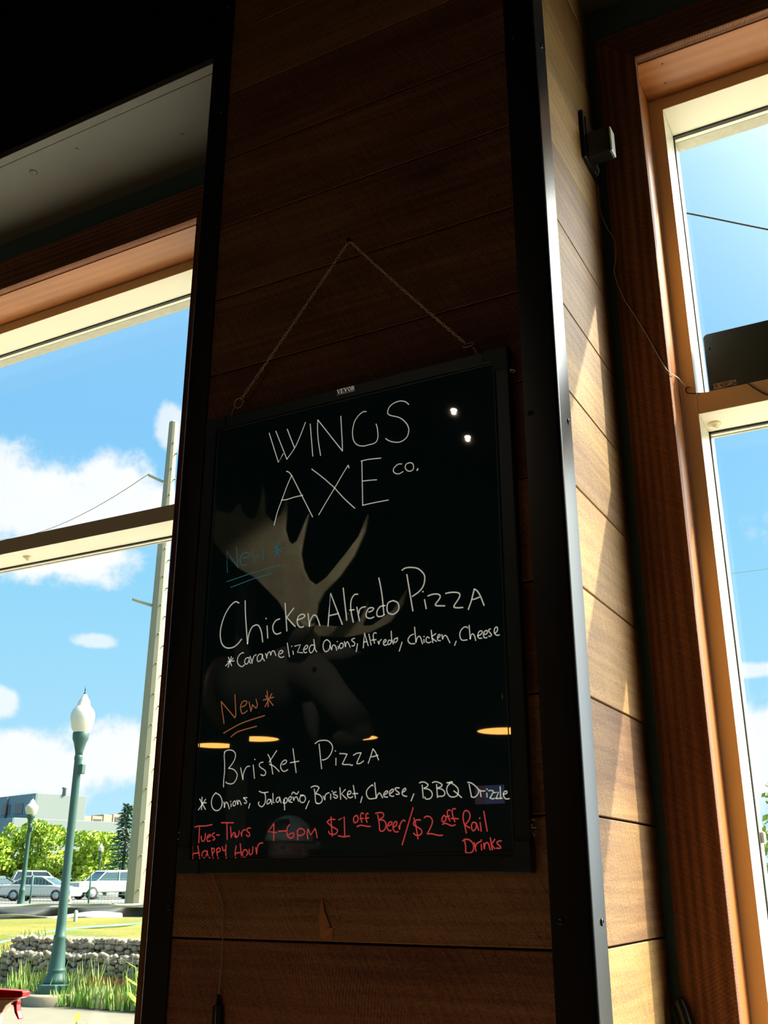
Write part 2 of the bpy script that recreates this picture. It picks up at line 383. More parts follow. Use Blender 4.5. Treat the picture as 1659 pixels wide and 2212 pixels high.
b = MB(); b.prism([(x, y) for x, y in angle_profile(-.0575, .005, .0586, 1)], 2, .01, ZC-.002, smooth=False)
tr = b.build('trim_1', STEEL, weld=True); struct(tr)
for p in tr.data.polygons: p.use_smooth = abs(p.normal.z) < .5
tr.data.set_sharp_from_angle(angle=math.radians(40))
screws(tr, [(-.043, 1.5446), (-.0459, 2.35), (-.0397, 3.1754)], [(.0361, 1.5429), (.041, 2.3422), (.0324, 3.1652)], 1)
b = MB(); b.prism([(x, y) for x, y in angle_profile(-.751, -.8065, .0586, -1)], 2, .01, ZC-.002)
tl = b.build('trim_2', STEEL, weld=True); struct(tl)
for p in tl.data.polygons: p.use_smooth = abs(p.normal.z) < .5
tl.data.set_sharp_from_angle(angle=math.radians(40))
screws(tl, [(-.7641, 3.188), (-.7712, 3.6253), (-.7577, 1.5545), (-.7666, 3.2996)], [], -1)

# ------------------------------------------------------------------ casings, jambs and windows
def casing(name, poly, ax, a, bb, grain, rn):
    m = MB(); m.prism(poly, ax, a, bb, rn=rn, grain=grain); o = m.build(name, CASE, bevel=.0012, seg=1, weld=True); struct(o); return o
YC = .405
# right window: upright, then head, mitred
casing('trim_3', [(.022, .75), (.1145, .75), (.1145, 3.409), (.0225, 3.5015)], 1, YC, YW, 2, (.35, .2))
casing('trim_4', [(.0225, 3.5015), (.1145, 3.409), (2.39, 3.409), (2.49, 3.5015)], 1, YC, YW, 0, (.15, .6))
# left window: upright beside the pier, then head
casing('trim_5', [(-1.172, .75), (-1.08, .75), (-1.08, 3.522), (-1.172, 3.409)], 1, YC, YW, 2, (.2, .8))
casing('trim_6', [(-3.39, 3.522), (-3.29, 3.409), (-1.172, 3.409), (-1.08, 3.522)], 1, YC, YW, 0, (.3, .1))
YF, YG = .565, .68
def window(name, W, stile_l, stile_r, hide=None):
    x0, x1, z0, z1 = W
    root = thing(name, '', '', ((x0+x1)/2, YF, z0)); del root['label']; del root['category']; root['kind'] = 'structure'
    m = MB(); m.box(x0, x1, YW+.002, YF, z1, z1+.02, 0, (.62, .3)); m.build('head_jamb', JAMB, root, bevel=.001, seg=1)
    m = MB(); m.box(x0-.02, x0, YW+.002, YF, z0, z1+.02, 2, (.5, .5)); m.box(x1, x1+.02, YW+.002, YF, z0, z1+.02, 2, (.6, .7)); m.build('side_jamb', JAMB, root, bevel=.001, seg=1)
    m = MB(); m.box(x0-.02, x1+.02, .385, YF+.02, z0-.03, z0, 0, (.5, .1)); m.build('sill', JAMB, root, bevel=.003)
    zt, zb = 2.597, 2.5485
    m = MB()
    m.box(x0, stile_l, YF, YG, z0, z1); m.box(stile_r, x1, YF, YG, z0, z1)                    # stiles
    m.box(stile_l, stile_r, YF, YG-.008, 3.3725, z1); m.box(stile_l, stile_r, YF, YG-.008, z0, z0+.05)
    m.build('frame', FRAME, root, bevel=.0012, seg=2)
    m = MB(); m.box(stile_l, stile_r, YF, YG-.008, zb, zt); m.build('transom', FRAME, root, bevel=.0012, seg=2)
    # black glazing gaskets just inside the frame members
    m = MB()
    for (za, zc_) in ((z0+.05, zb), (zt, 3.3725)):
        m.box(stile_l, stile_r, YG-.008, YG, zc_-.004, zc_+.004); m.box(stile_l, stile_r, YG-.008, YG, za-.004, za+.004)
        m.box(stile_l-.002, stile_l+.0025, YG-.008, YG+.004, za, zc_); m.box(stile_r-.0025, stile_r+.002, YG-.008, YG+.004, za, zc_)
    m.build('gasket', GASK, root)
    for (za, zc_) in ((z0+.05, zb), (zt, 3.3725)):
        m = MB(); m.box(stile_l, stile_r, YG+.001, YG+.007, za, zc_); m.build('pane', GLASS, root)
    m = MB()
    m.box(x0, stile_l, YG+.008, .735, z0, z1); m.box(stile_r, x1, YG+.008, .735, z0, z1)
    for (za, zc_) in ((z0, z0+.05), (zb, zt), (3.3725, z1)): m.box(stile_l, stile_r, YG+.008, YG+.020, za, zc_)
    m.build('outer_stop', FRAME, root)
    m = MB()
    for (za, zc_, yo) in ((z0, z0+.05, .738), (zb-.002, zt, .707), (3.3715, z1, .738)): m.box(stile_l, stile_r, YG+.020, yo, za, zc_)
    m.build('outer_frame', OUTF, root)
    return root
w1 = window('window_1', W1, -3.265, -1.20)
w2 = window('window_2', W2, .137, 2.365)
m = MB(); m.box(.137, .1465, .690, .712, 1.668, 1.690); m.build('clip', plain('white plastic clip', (.8, .8, .76), rough=.4), w2, bevel=.002)
# nail holes in the head jamb of the right window
m = MB()
for (x, y) in ((.166, .455), (.158, .520)): m.lathe([(.0001, 0), (.0022, -.0004), (.0026, 0)], x, y, 10, cz=3.408, caps=False)
m.build('nail_hole', GASK, w2)
LETTERING = [
    ('heading', 'white', 2.4, '-1708 8227 1956 7550 2057 7710;-1864 8234 2149 7578;~2149 7578 2321 7781 2443 8018 2548 8270;-2130 8217 2315 7782;-2658 8211 2736 7522;~2911 7500 2855 7792 2827 8054 2828 8258;-2828 8258 3386 7496;~3386 7496 3379 7681 3338 8222;~2149 7330 2210 7295 2271 7221;-2271 7221 2769 6296;~2271 7221 2178 7029 2071 6759 1984 6544 1914 6276;~2056 6757 2168 6745 2359 6764 2539 6766;~2719 7264 2959 7054 3128 6889 3232 6784 3439 6541 3669 6307;~2902 6314 3054 6536 3232 6784 3410 7043 3515 7183;-3515 7183 3534 7123;~3890 8191 3819 8202 3718 8142 3637 8033 3599 7847 3622 7668 3704 7555 3825 7505 3945 7504 4055 7510 4114 7545 4139 7634 4127 7790 4099 7892;~4776 8132 4714 8199 4607 8243 4479 8234 4380 8176 4341 8088 4360 8026 4439 7979 4556 7928 4653 7855 4739 7741 4773 7630 4747 7513 4670 7446 4573 7425 4457 7453 4360 7502 4297 7557;~3804 7211 3816 6834 3830 6343;~3788 7210 3908 7215 4046 7205 4204 7187;~3816 6811 3990 6795 4117 6780;~3826 6338 3992 6345 4167 6347 4355 6346;~4629 6987 4552 6996 4475 6947 4456 6886 4494 6833 4570 6809 4652 6835;~4781 6982 4714 6964 4695 6904 4732 6841 4789 6816 4851 6836 4861 6898 4837 6958 4781 6982;.4945 6833 4930 6803'),
    ('new teal', 'teal', 1.9, '-883 5489 837 5932 1122 5558;~1122 5558 1091 5770 1062 5983;~1221 5735 1331 5730 1394 5766 1348 5811 1259 5830 1186 5775 1169 5692 1207 5602 1296 5580 1356 5599;-1434 5841 1520 5579 1617 5738 1713 5606 1667 5871;-1946 5949 2056 5644;-2054 5929 1971 5635;-2119 5792 1887 5750;-1934 5849 2116 5719;-877 5311 1480 5404 2099 5472;-980 5185 1487 5283 1907 5329'),
    ('chicken', 'white', 3.0, '~1194 4854 1098 4889 973 4799 873 4646 810 4453 799 4292 844 4125 948 4034 1089 4019 1204 4069 1295 4157;~1331 4882 1351 4643 1390 4352 1433 4054;~1433 4054 1451 4220 1517 4355 1621 4388 1687 4336 1735 4224 1769 4053;-1850 4344 1876 4112;.1822 4483;~2125 4441 2037 4419 1979 4329 1994 4230 2059 4167 2161 4180;-2226 4724 2287 4198;-2419 4606 2282 4461;-2258 4464 2463 4260;~2499 4374 2609 4396 2664 4433 2607 4471 2527 4440 2500 4348 2533 4265 2595 4232 2644 4244;-2727 4469 2764 4230;~2764 4230 2781 4332 2838 4421 2898 4405 2940 4331 2982 4218;-3150 4188 3164 4391 3189 4784 3442 4188;-3171 4376 3361 4392;-3448 4845 3531 4249;~3748 4692 3681 4692 3624 4624 3606 4524 3618 4392 3662 4199;-3585 4424 3678 4422;-3730 4462 3786 4210;~3768 4337 3788 4409 3839 4443 3905 4446;~3969 4344 4034 4360 4065 4393 4024 4417 3963 4406 3922 4337 3917 4274 3964 4237 4015 4231 4071 4246;~4287 4421 4196 4414 4136 4348 4130 4276 4166 4240 4237 4245 4281 4267;~4164 4931 4195 4801 4226 4630 4247 4462 4267 4259;~4447 4488 4357 4467 4327 4397 4337 4305 4397 4258 4466 4253 4536 4299 4556 4369 4527 4445 4447 4488;~4619 5005 4679 5034 4779 5034 4917 4996 5014 4909 5052 4821 5030 4688 4951 4590 4813 4514;-4712 4915 4821 4259;-5042 4430 5072 4269;.5015 4573;~5105 4485 5201 4503 5297 4491 5334 4450 5314 4403 5246 4328 5255 4300 5331 4287 5416 4275;~5434 4487 5543 4491 5656 4471 5692 4431 5672 4371 5585 4259 5593 4227 5658 4212 5741 4208;-5836 4162 5892 4291 5954 4493;~5954 4493 6007 4451 6059 4357 6117 4196;~5907 4320 5966 4325 6040 4345'),
    ('caramel', 'white', 2.5, '-1083 3853 1020 3660;-1014 3848 1101 3680;-1151 3766 1005 3769;-1127 3820 962 3693;~1356 3894 1315 3898 1256 3858 1225 3793 1230 3725 1274 3670 1337 3644 1390 3675;~1471 3797 1411 3786 1387 3732 1410 3687 1451 3686 1488 3745;~1485 3796 1489 3733 1521 3683;-1504 3817 1559 3682;~1557 3716 1574 3781 1606 3823 1639 3831;~1774 3823 1713 3835 1668 3795 1664 3739 1693 3702 1746 3720 1770 3762 1775 3812;~1775 3812 1784 3761 1827 3701;~1840 3834 1863 3792 1875 3746;~1870 3775 1894 3834 1926 3856 1947 3834 1956 3794;~1956 3794 1973 3848 2005 3867 2033 3848 2069 3772;~2154 3791 2199 3809 2218 3834 2191 3854 2152 3847 2125 3799 2136 3754 2183 3727 2242 3738;-2304 3976 2360 3720;-2428 3819 2443 3756;.2402 3908;-2463 3904 2586 3918 2526 3787 2636 3767;~2666 3822 2717 3833 2741 3875 2709 3891 2671 3860 2654 3807 2681 3765 2726 3766;~2875 3872 2824 3888 2781 3848 2776 3789 2809 3747 2853 3775 2882 3849;~2859 3985 2881 3882 2896 3804 2929 3754;~3130 3949 3081 3922 3057 3858 3071 3781 3116 3738 3172 3759 3202 3821 3201 3887 3156 3935 3130 3949;-3195 3838 3235 3758;~3235 3764 3246 3817 3276 3841 3314 3810 3338 3740;-3364 3810 3371 3761;.3346 3891;~3425 3858 3395 3828 3395 3785 3420 3764 3457 3779 3469 3815 3450 3850 3425 3858;-3489 3878 3512 3784;~3512 3789 3524 3842 3548 3866 3573 3837 3608 3766;~3694 3910 3658 3908 3634 3890 3652 3866 3689 3841 3696 3802 3666 3779 3641 3789;-3753 3812 3728 3676;-3866 3726 3877 3858 3886 3986 3962 3755;-3871 3827 3937 3830;-3973 3955 4020 3760;~4120 3955 4087 3966 4063 3945 4063 3870 4087 3782;-4027 3844 4117 3845;-4150 3813 4171 3758;~4171 3763 4183 3804 4216 3838;~4271 3773 4301 3791 4307 3817 4283 3825 4260 3791 4260 3748 4289 3729 4325 3736;~4407 3796 4360 3806 4342 3766 4354 3733 4395 3750 4413 3785;-4407 3960 4413 3822 4448 3732;~4506 3827 4465 3811 4459 3769 4483 3756 4518 3779 4527 3830 4506 3827;-4613 3748 4558 3599;~4832 3861 4771 3841 4730 3793 4730 3746 4775 3705 4855 3698;-4850 3979 4863 3831 4873 3720;~4873 3720 4896 3786 4931 3813 4959 3789 4994 3677;-5021 3751 5023 3697;.5024 3798;~5123 3761 5084 3786 5061 3747 5066 3705 5105 3685 5150 3696;-5156 3892 5184 3677;-5163 3783 5242 3823;-5168 3756 5251 3691;~5275 3745 5314 3771 5315 3797 5292 3799 5269 3756 5280 3708 5324 3698;-5351 3798 5363 3720;~5363 3720 5381 3759 5409 3776 5442 3752 5463 3704 5493 3644;-5605 3658 5576 3590;~5818 3854 5786 3878 5731 3864 5686 3812 5673 3753 5688 3690 5725 3660 5802 3659;-5842 3897 5856 3667;~5856 3667 5869 3721 5897 3748 5928 3719 5952 3631;~5981 3704 6036 3718 6069 3755 6049 3782 6010 3766 5992 3707 6007 3665 6060 3658;~6100 3716 6143 3721 6160 3755 6139 3777 6101 3751 6089 3702 6108 3659 6151 3660;~6215 3794 6188 3787 6182 3762 6207 3729 6227 3697 6210 3674 6178 3679;~6286 3715 6324 3741 6336 3780 6322 3814 6289 3795 6276 3737 6296 3694 6332 3675 6364 3682'),
    ('new orange', 'orange', 2.6, '~999 2638 979 2731 938 2894 908 3045;-908 3045 1227 2733;~1227 2725 1249 2759 1243 2863 1207 3147;~1368 2910 1445 2932 1481 2981 1459 3010 1401 3007 1355 2958 1350 2879 1384 2797 1443 2801 1499 2836;-1529 2989 1578 2815;~1578 2815 1594 2869 1605 2931;-1610 2931 1686 2862;~1686 2862 1712 2915 1677 3025;-1909 3157 1949 2870;-1882 3072 2052 2885;-2014 3097 1877 2875;-2055 3030 1833 2997;~1002 2471 1175 2543 1443 2635 1880 2722;~1165 2394 1278 2461 1393 2493 1717 2546'),
    ('brisket', 'white', 2.4, '~1034 2132 1092 2161 1173 2164 1241 2142 1284 2092 1283 2017 1229 1925 1153 1849;~1153 1849 1234 1835 1303 1795 1347 1730 1326 1647 1277 1592 1211 1579 1130 1598 1109 1620;~1054 2131 1042 2073 1061 1933 1068 1774 1060 1648 1065 1532;-1412 1847 1475 1639;~1474 1651 1478 1734 1513 1816 1550 1857 1608 1864;-1679 1882 1720 1651;.1709 1974;~1887 1918 1833 1911 1806 1875 1837 1832 1917 1787 1951 1744 1934 1699 1889 1693 1850 1710;~1981 2044 2023 1979 2067 1842 2099 1707;-2164 2101 2013 1912;~2021 1875 2092 1851 2158 1807 2231 1742;~2289 1857 2345 1870 2375 1909 2342 1931 2293 1908 2257 1853 2266 1791 2312 1746 2362 1748 2405 1769;-2496 2114 2576 1708;-2451 1880 2625 1897'),
    ('brisket2', 'white', 2.4, '~2940 2173 3018 2213 3152 2215 3226 2185 3275 2131 3289 2070 3254 1981 3184 1914 3106 1891;-3088 1899 3106 1891;-3020 2161 3082 1750;-3358 1910 3360 1795;.3346 2028;~3428 1981 3505 1975 3571 1964;-3571 1959 3484 1809;~3485 1804 3544 1796 3626 1792 3662 1777 3683 1784;~3692 1939 3764 1968 3840 1971;-3840 1969 3766 1824;~3766 1824 3766 1800 3825 1802 3888 1836;-3977 1794 4020 1900 4064 2021;~4064 2021 4112 1964 4170 1838;~4032 1895 4089 1901 4158 1917'),
    ('toppings', 'white', 2.5, '-605 1377 609 1163;-553 1348 696 1165;-687 1338 541 1159;-606 1278 708 1277;~898 1438 848 1390 820 1318 826 1234 871 1165 940 1137 1005 1156 1047 1217 1048 1300 1002 1384 939 1423 898 1438;-1090 1278 1109 1184;~1109 1189 1118 1246 1143 1271 1178 1244 1217 1158;-1247 1242 1250 1192;.1235 1281;~1313 1286 1289 1256 1294 1214 1325 1208 1345 1238 1338 1275 1313 1286;-1365 1300 1393 1227;~1393 1232 1395 1273 1411 1293 1438 1271 1464 1216;-1580 1333 1506 1334;~1506 1334 1547 1299 1575 1272 1564 1242 1524 1248;-1648 1234 1623 1156;~1830 1432 1889 1409 1940 1404 2016 1412;~1940 1404 1966 1340 1966 1259 1938 1199 1895 1173 1849 1192 1824 1228 1839 1255;~2086 1281 2028 1288 1999 1243 2013 1215 2050 1231 2080 1271;-2083 1276 2104 1206;-2115 1386 2128 1234 2153 1233;~2253 1320 2204 1307 2187 1262 2219 1236 2255 1270 2262 1315;-2258 1300 2291 1227;~2342 1282 2357 1216 2368 1106;~2347 1247 2360 1291 2397 1300 2417 1264 2394 1225 2351 1217 2326 1232;~2449 1253 2485 1272 2496 1312 2471 1321 2441 1289 2449 1243 2514 1226;-2527 1311 2547 1255;~2547 1260 2564 1299 2594 1313 2620 1283 2644 1237;~2500 1357 2524 1391 2561 1375 2605 1358 2638 1397;~2728 1334 2674 1311 2664 1256 2702 1217 2750 1224 2779 1272 2759 1318 2728 1334;-2673 1336 2728 1334;-2853 1240 2788 1112;~2880 1455 2930 1473 2991 1473 3040 1446;-3040 1441 2976 1350;~2976 1350 3055 1327 3104 1271 3100 1222 3053 1189 3005 1196;~2946 1425 2965 1335 2973 1256 2986 1206 3017 1190;-3127 1305 3159 1245;~3158 1254 3163 1313 3198 1346 3239 1355;-3269 1334 3271 1251;.3298 1377;~3375 1364 3322 1352 3329 1327 3388 1305 3400 1280 3365 1264 3324 1288;-3445 1430 3462 1241;-3548 1397 3476 1331 3577 1243;~3587 1313 3645 1325 3656 1354 3627 1370 3593 1342 3599 1283 3646 1260 3692 1280;-3699 1455 3742 1250;-3689 1324 3787 1323;-3868 1271 3838 1179;~4067 1431 4055 1448 4004 1419 3953 1363 3948 1305 3977 1251 4017 1231 4113 1237;-4099 1483 4130 1236;~4130 1241 4153 1288 4186 1316 4215 1291 4245 1239;~4282 1288 4327 1311 4338 1337 4316 1344 4282 1322 4265 1284 4282 1255 4338 1248;~4383 1299 4433 1331 4444 1359 4416 1365 4377 1333 4371 1285 4405 1260 4449 1259;~4549 1383 4500 1385 4472 1372 4499 1338 4544 1307 4538 1284 4488 1288;~4604 1310 4654 1337 4665 1365 4643 1370 4610 1343 4599 1291 4631 1257 4684 1248;-4809 1282 4757 1175;~4908 1445 4951 1458 5005 1451 5061 1415;~5061 1415 5047 1388 4988 1357;~4988 1357 5058 1345 5116 1306 5131 1249 5098 1204 5044 1192 5007 1207 5000 1226;-4956 1410 4973 1213;~5136 1440 5188 1452 5252 1436 5304 1406;~5304 1401 5293 1378 5224 1353;~5224 1348 5282 1341 5334 1307 5349 1260 5311 1229 5232 1229;-5209 1409 5221 1209;~5447 1418 5399 1379 5382 1324 5397 1267 5437 1220 5490 1209 5553 1225 5580 1279 5571 1335 5525 1383 5463 1422;-5384 1428 5463 1427;~5421 1424 5464 1441 5485 1431;-5502 1301 5564 1257 5633 1195;~5740 1420 5797 1409 5857 1370 5907 1322 5921 1276 5893 1222 5841 1192 5805 1202;-5765 1392 5800 1198;-5946 1284 5959 1197;~5927 1303 5967 1283 6028 1281;-6055 1248 6057 1189;.6061 1305;~6084 1283 6149 1281 6168 1258;-6163 1258 6105 1174;~6105 1174 6144 1159 6185 1167;-6178 1248 6249 1255 6205 1162;-6205 1162 6305 1163;-6277 1335 6280 1163;~6327 1220 6377 1232 6384 1259 6354 1264 6328 1234 6331 1189 6364 1152 6419 1154'),
    ('happy', 'red', 2.7, '~475 872 569 886 730 887 863 905;-589 880 594 605;~638 720 652 648 690 630 723 672 727 759;~779 687 837 716 835 737 795 732 766 682 783 631 843 635;~926 766 887 751 876 721 925 689 934 659 895 647;-968 731 1034 728;-1060 931 1322 925;-1179 923 1203 654;-1261 860 1289 683;~1288 688 1315 743 1346 763 1374 732 1390 681;~1348 722 1390 681 1439 721 1447 791;-1488 760 1507 699;~1503 720 1513 779 1550 804 1586 803;~1683 831 1625 827 1615 787 1662 747 1671 706 1633 695 1599 723;-468 549 470 442 493 325;-578 557 641 324;-471 426 598 440;~796 463 722 469 679 429 690 379 744 363 780 408 792 458;-791 448 816 378 857 352;~878 518 897 437 932 326;~879 498 918 512 947 477 923 442 895 432;~991 506 1004 416 1043 326;~992 496 1036 516 1071 485 1041 451 1002 441;~1107 535 1131 475 1189 484;~1187 564 1184 454 1208 334;~1401 546 1386 432 1405 333;-1482 580 1525 361;-1387 422 1501 441;~1575 479 1540 430 1556 371 1607 370 1643 419 1620 474 1575 479;~1677 488 1674 429 1701 399 1743 428 1750 527;-1808 511 1833 408;~1832 427 1845 525 1880 574 1949 585'),
    ('offers', 'red', 2.7, '-2161 891 2048 765 2223 747;-2161 891 2167 620;-2260 766 2407 770;~2477 869 2442 831 2426 752 2447 684 2504 653 2558 672 2568 720 2537 731 2477 712 2453 693;-2633 768 2648 620;~2633 763 2680 801 2741 790 2778 755 2756 707 2696 689 2648 699;-2848 633 2828 716 2843 788;-2843 788 2900 695 2981 795;~2981 795 3007 722 3026 649;~3361 928 3285 933 3221 905 3221 881 3299 822 3393 776 3411 743 3372 701 3302 697 3254 717 3242 746;~3284 971 3292 860 3314 668;-3431 919 3535 965 3549 669;-3430 671 3535 655 3644 664;~3774 983 3723 960 3710 903 3735 869 3781 887 3797 934 3774 983;~3899 998 3871 1018 3846 1000 3843 948 3866 871;-3832 929 3894 932;~3984 1001 3956 1006 3939 974 3945 916 3963 869;-3928 931 3991 939;~3776 807 3827 825 3872 824 3963 807 4025 806;~4114 1002 4176 1014 4243 1008 4265 974 4243 937 4187 906;~4187 901 4254 895 4304 851 4299 777 4255 731 4210 732 4188 760;-4154 982 4182 864 4193 751;~4349 808 4404 826 4415 858 4376 864 4338 823 4332 776 4360 734 4404 737;~4448 783 4497 819 4498 865 4465 862 4437 811 4437 755 4475 713 4530 716;-4536 804 4550 748;~4550 753 4563 827 4602 877 4634 885 4651 866;-4794 1072 4594 515;~4926 881 4856 885 4802 849 4802 812 4866 778 4930 736 4940 690 4907 659 4843 655 4795 688;~4803 914 4834 821 4854 710 4874 600;~4985 914 5029 935 5092 920 5128 859 5100 778 5035 674;~5035 670 5109 673 5224 648 5298 647;~5326 941 5293 901 5292 856 5324 846 5361 881 5352 922 5326 941;~5442 1011 5406 1017 5384 985 5393 926 5428 852;-5362 918 5425 930;~5526 1031 5485 1033 5468 988 5482 914 5511 841;-5445 893 5569 883;~5302 805 5328 823 5380 813 5453 784 5515 796;~5696 671 5679 765 5651 874 5659 964 5696 1001 5747 980 5766 925 5743 854 5680 797;~5680 792 5720 764 5760 746;~5864 815 5813 825 5787 781 5795 718 5825 704 5862 752 5869 806;-5869 806 5901 707;-5930 822 5943 693;.5925 883;-5996 982 6021 820 6041 691;~5632 556 5673 582 5744 572 5799 523 5812 461 5790 404 5728 382 5673 396;-5663 569 5681 480 5678 401;-5824 531 5850 407;~5842 469 5864 513 5915 543 5935 543;-5939 503 5941 424;.5941 565;-5980 520 5987 441;~5982 450 6004 511 6035 528 6059 501 6080 422;-6087 597 6115 426;-6161 574 6103 501 6155 439;~6264 551 6214 543 6193 517 6241 473 6244 446 6180 447'),
]

# ------------------------------------------------------------------ message board
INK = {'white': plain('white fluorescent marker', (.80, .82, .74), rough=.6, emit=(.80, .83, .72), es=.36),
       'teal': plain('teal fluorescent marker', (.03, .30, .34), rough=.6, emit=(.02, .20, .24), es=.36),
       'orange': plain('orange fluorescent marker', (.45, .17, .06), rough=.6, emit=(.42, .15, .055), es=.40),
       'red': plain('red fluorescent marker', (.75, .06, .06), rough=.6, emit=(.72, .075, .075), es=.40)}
mglass, t, p = mat('dark glass writing panel')
p.inputs['Base Color'].default_value = (.0035, .0055, .0075, 1); p.inputs['Roughness'].default_value = .012; p.inputs['IOR'].default_value = 1.62
p.inputs['Specular IOR Level'].default_value = .75
tcn = t.node('ShaderNodeTexCoord'); sm_ = t.smooth(t.noise(tcn.outputs['Object'], 5.5, 5, .6, .8), .60, .85)
t.put(p.inputs['Base Color'], t.mix(sm_, (.010, .042, .064), (.020, .060, .080)))
BFRAME = plain('black anodised board frame', (.008, .024, .034), rough=.38, spec=.45, var=.2, scale=40)
CAP = plain('black plastic corner cap', (.010, .028, .040), rough=.45, spec=.5)
GOLD = plain('brass wire', (.90, .74, .56), rough=.42, metal=.35)
BX0, BX1, BZ0, BZ1 = -.7310, -.0770, 1.6105, 2.4805
board = thing('message_board', 'black framed glass writing board with handwritten pizza menu hanging on the boarded pier', 'sign', ((BX0+BX1)/2, -.012, BZ0))
fw = .0235
m = MB()
for (x0, x1, z0, z1) in ((BX0, BX1, BZ1-fw, BZ1), (BX0, BX1, BZ0, BZ0+fw), (BX0, BX0+fw, BZ0+fw, BZ1-fw), (BX1-fw, BX1, BZ0+fw, BZ1-fw)): m.box(x0, x1, -.022, -.004, z0, z1)
bf = m.build('frame', BFRAME, board, bevel=.0015)
m = MB()
for (x0, x1, z0, z1) in ((BX0+fw, BX1-fw, BZ1-fw-.004, BZ1-fw-.0025), (BX0+fw, BX1-fw, BZ0+fw+.0025, BZ0+fw+.004), (BX0+fw+.004, BX0+fw+.0052, BZ0+.03, BZ1-.03), (BX1-fw-.0052, BX1-fw-.004, BZ0+.03, BZ1-.03)):
    m.box(x0, x1, -.0194, -.018, z0, z1)
m.build('inner_lip', plain('worn frame lip', (.06, .085, .095), rough=.4), bf)
m = MB(); m.box(BX0+fw-.003, BX1-fw+.003, -.0185, -.008, BZ0+fw-.003, BZ1-fw+.003); gp = m.build('glass_panel', mglass, board)
for (cx, cz, sx, sz) in ((BX0, BZ0, 1, 1), (BX1, BZ0, -1, 1), (BX0, BZ1, 1, -1), (BX1, BZ1, -1, -1)):
    P = [(cx-sx*.0015, cz-sz*.0015), (cx+sx*.047, cz-sz*.0015), (cx+sx*.047, cz+sz*.020), (cx+sx*.027, cz+sz*.0225), (cx+sx*.024, cz+sz*.044), (cx-sx*.0015, cz+sz*.044)]
    if sx*sz < 0: P = P[::-1]
    m = MB(); m.prism(P, 1, -.0250, -.003); m.build('corner_cap', CAP, board, bevel=.002, weld=True)
def stroke(m, pts, r, y=-.0186):
    N = len(pts)
    if N == 1 or (pts[0]-pts[-1]).length < 1e-5 and N < 3:
        m.lathe([(0, -.0005), (r*.8, -.0004), (r, 0)], pts[0].x, y, 10, axis=1, cz=pts[0].z, caps=False); return
    pts = [Vector((q.x, y, q.z)) for q in pts]
    d0 = (pts[0]-pts[1]).normalized(); d1 = (pts[-1]-pts[-2]).normalized()
    P = [pts[0]+d0*r*.7]+pts+[pts[-1]+d1*r*.7]; R = [r*.45]+[r]*len(pts)+[r*.45]
    m.tube(P, R, 6, flat=(0, r*.7, 0))
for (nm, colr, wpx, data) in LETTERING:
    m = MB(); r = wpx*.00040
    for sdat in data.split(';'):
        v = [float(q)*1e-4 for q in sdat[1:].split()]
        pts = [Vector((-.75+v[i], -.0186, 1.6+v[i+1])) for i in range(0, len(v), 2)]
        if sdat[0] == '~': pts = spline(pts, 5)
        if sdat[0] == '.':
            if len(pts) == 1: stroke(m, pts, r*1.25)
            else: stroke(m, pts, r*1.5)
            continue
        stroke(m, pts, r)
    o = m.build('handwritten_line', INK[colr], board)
    o['label'] = {'heading': 'large white capitals heading', 'new teal': 'small teal word with star and double underline', 'chicken': 'tall white dish title in the middle', 'caramel': 'small white list of toppings under the first dish',
                  'new orange': 'small orange word with star and double underline', 'brisket': 'white first word of the second dish title', 'brisket2': 'white last word of the second dish title', 'toppings': 'small white list of toppings under the second dish', 'happy': 'two red lines at lower left corner', 'offers': 'red price offers along the bottom'}[nm]
# maker's name printed on the top rail: slab serif capitals built from bars, with a row of tiny characters below
m = MB()
def bar(x0, z0, x1, z1, t_):
    d = Vector((x1-x0, 0, z1-z0)); n = Vector((-d.z, 0, d.x)).normalized()*t_/2
    A = Vector((x0, -.02226, z0)); B = Vector((x1, -.02226, z1)); m.face([A-n, B-n, B+n, A+n])
lx, lz, lh, lw = -.4232, 2.4690, .0085, .0074
def L(i, segs):
    for (a, b2, c2, d2, th) in segs:
        bar(lx+i*.0078+a*lw, lz+b2*lh, lx+i*.0078+c2*lw, lz+d2*lh, th)
V_ = [(.12, 1, .5, 0, .0021), (.88, 1, .5, 0, .0013), (-.05, .97, .32, .97, .0009), (.68, .97, 1.02, .97, .0009)]
E_ = [(.22, 0, .22, 1, .0022), (0, .95, .95, .95, .0011), (.2, .5, .7, .5, .0010), (0, .05, .98, .05, .0011), (.92, .95, .92, .70, .0009), (.95, .05, .95, .32, .0009)]
O_ = [(.5+.38*math.cos(a), .5+.44*math.sin(a), .5+.38*math.cos(a+.55), .5+.44*math.sin(a+.55), .0018) for a in [k*PI/6 for k in range(12)]]
R_ = [(.22, 0, .22, 1, .0022), (0, .05, .45, .05, .0009), (0, .95, .6, .95, .0010), (.6, .95, .82, .75, .0016), (.82, .75, .6, .52, .0016), (.6, .52, .25, .52, .0010), (.5, .5, .85, .08, .0018), (.75, .05, 1.02, .05, .0009)]
for i, g in enumerate((V_, E_, V_, O_, R_)): L(i, g)
x = lx+.0003
rq = random.Random(3)
while x < lx+.0385:
    wq = .0009+rq.random()*.0006; bar(x, 2.46690, x+wq, 2.46690, .0011*(.7+.3*rq.random())); x += wq+.00045
    if rq.random() < .14: x += .0012
m.build('printed_name', plain('self-lit white print', (.75, .72, .62), rough=.6, emit=(.7, .68, .6), es=.22), bf)  # painted-in light: printed name glows slightly though the rail is no lamp
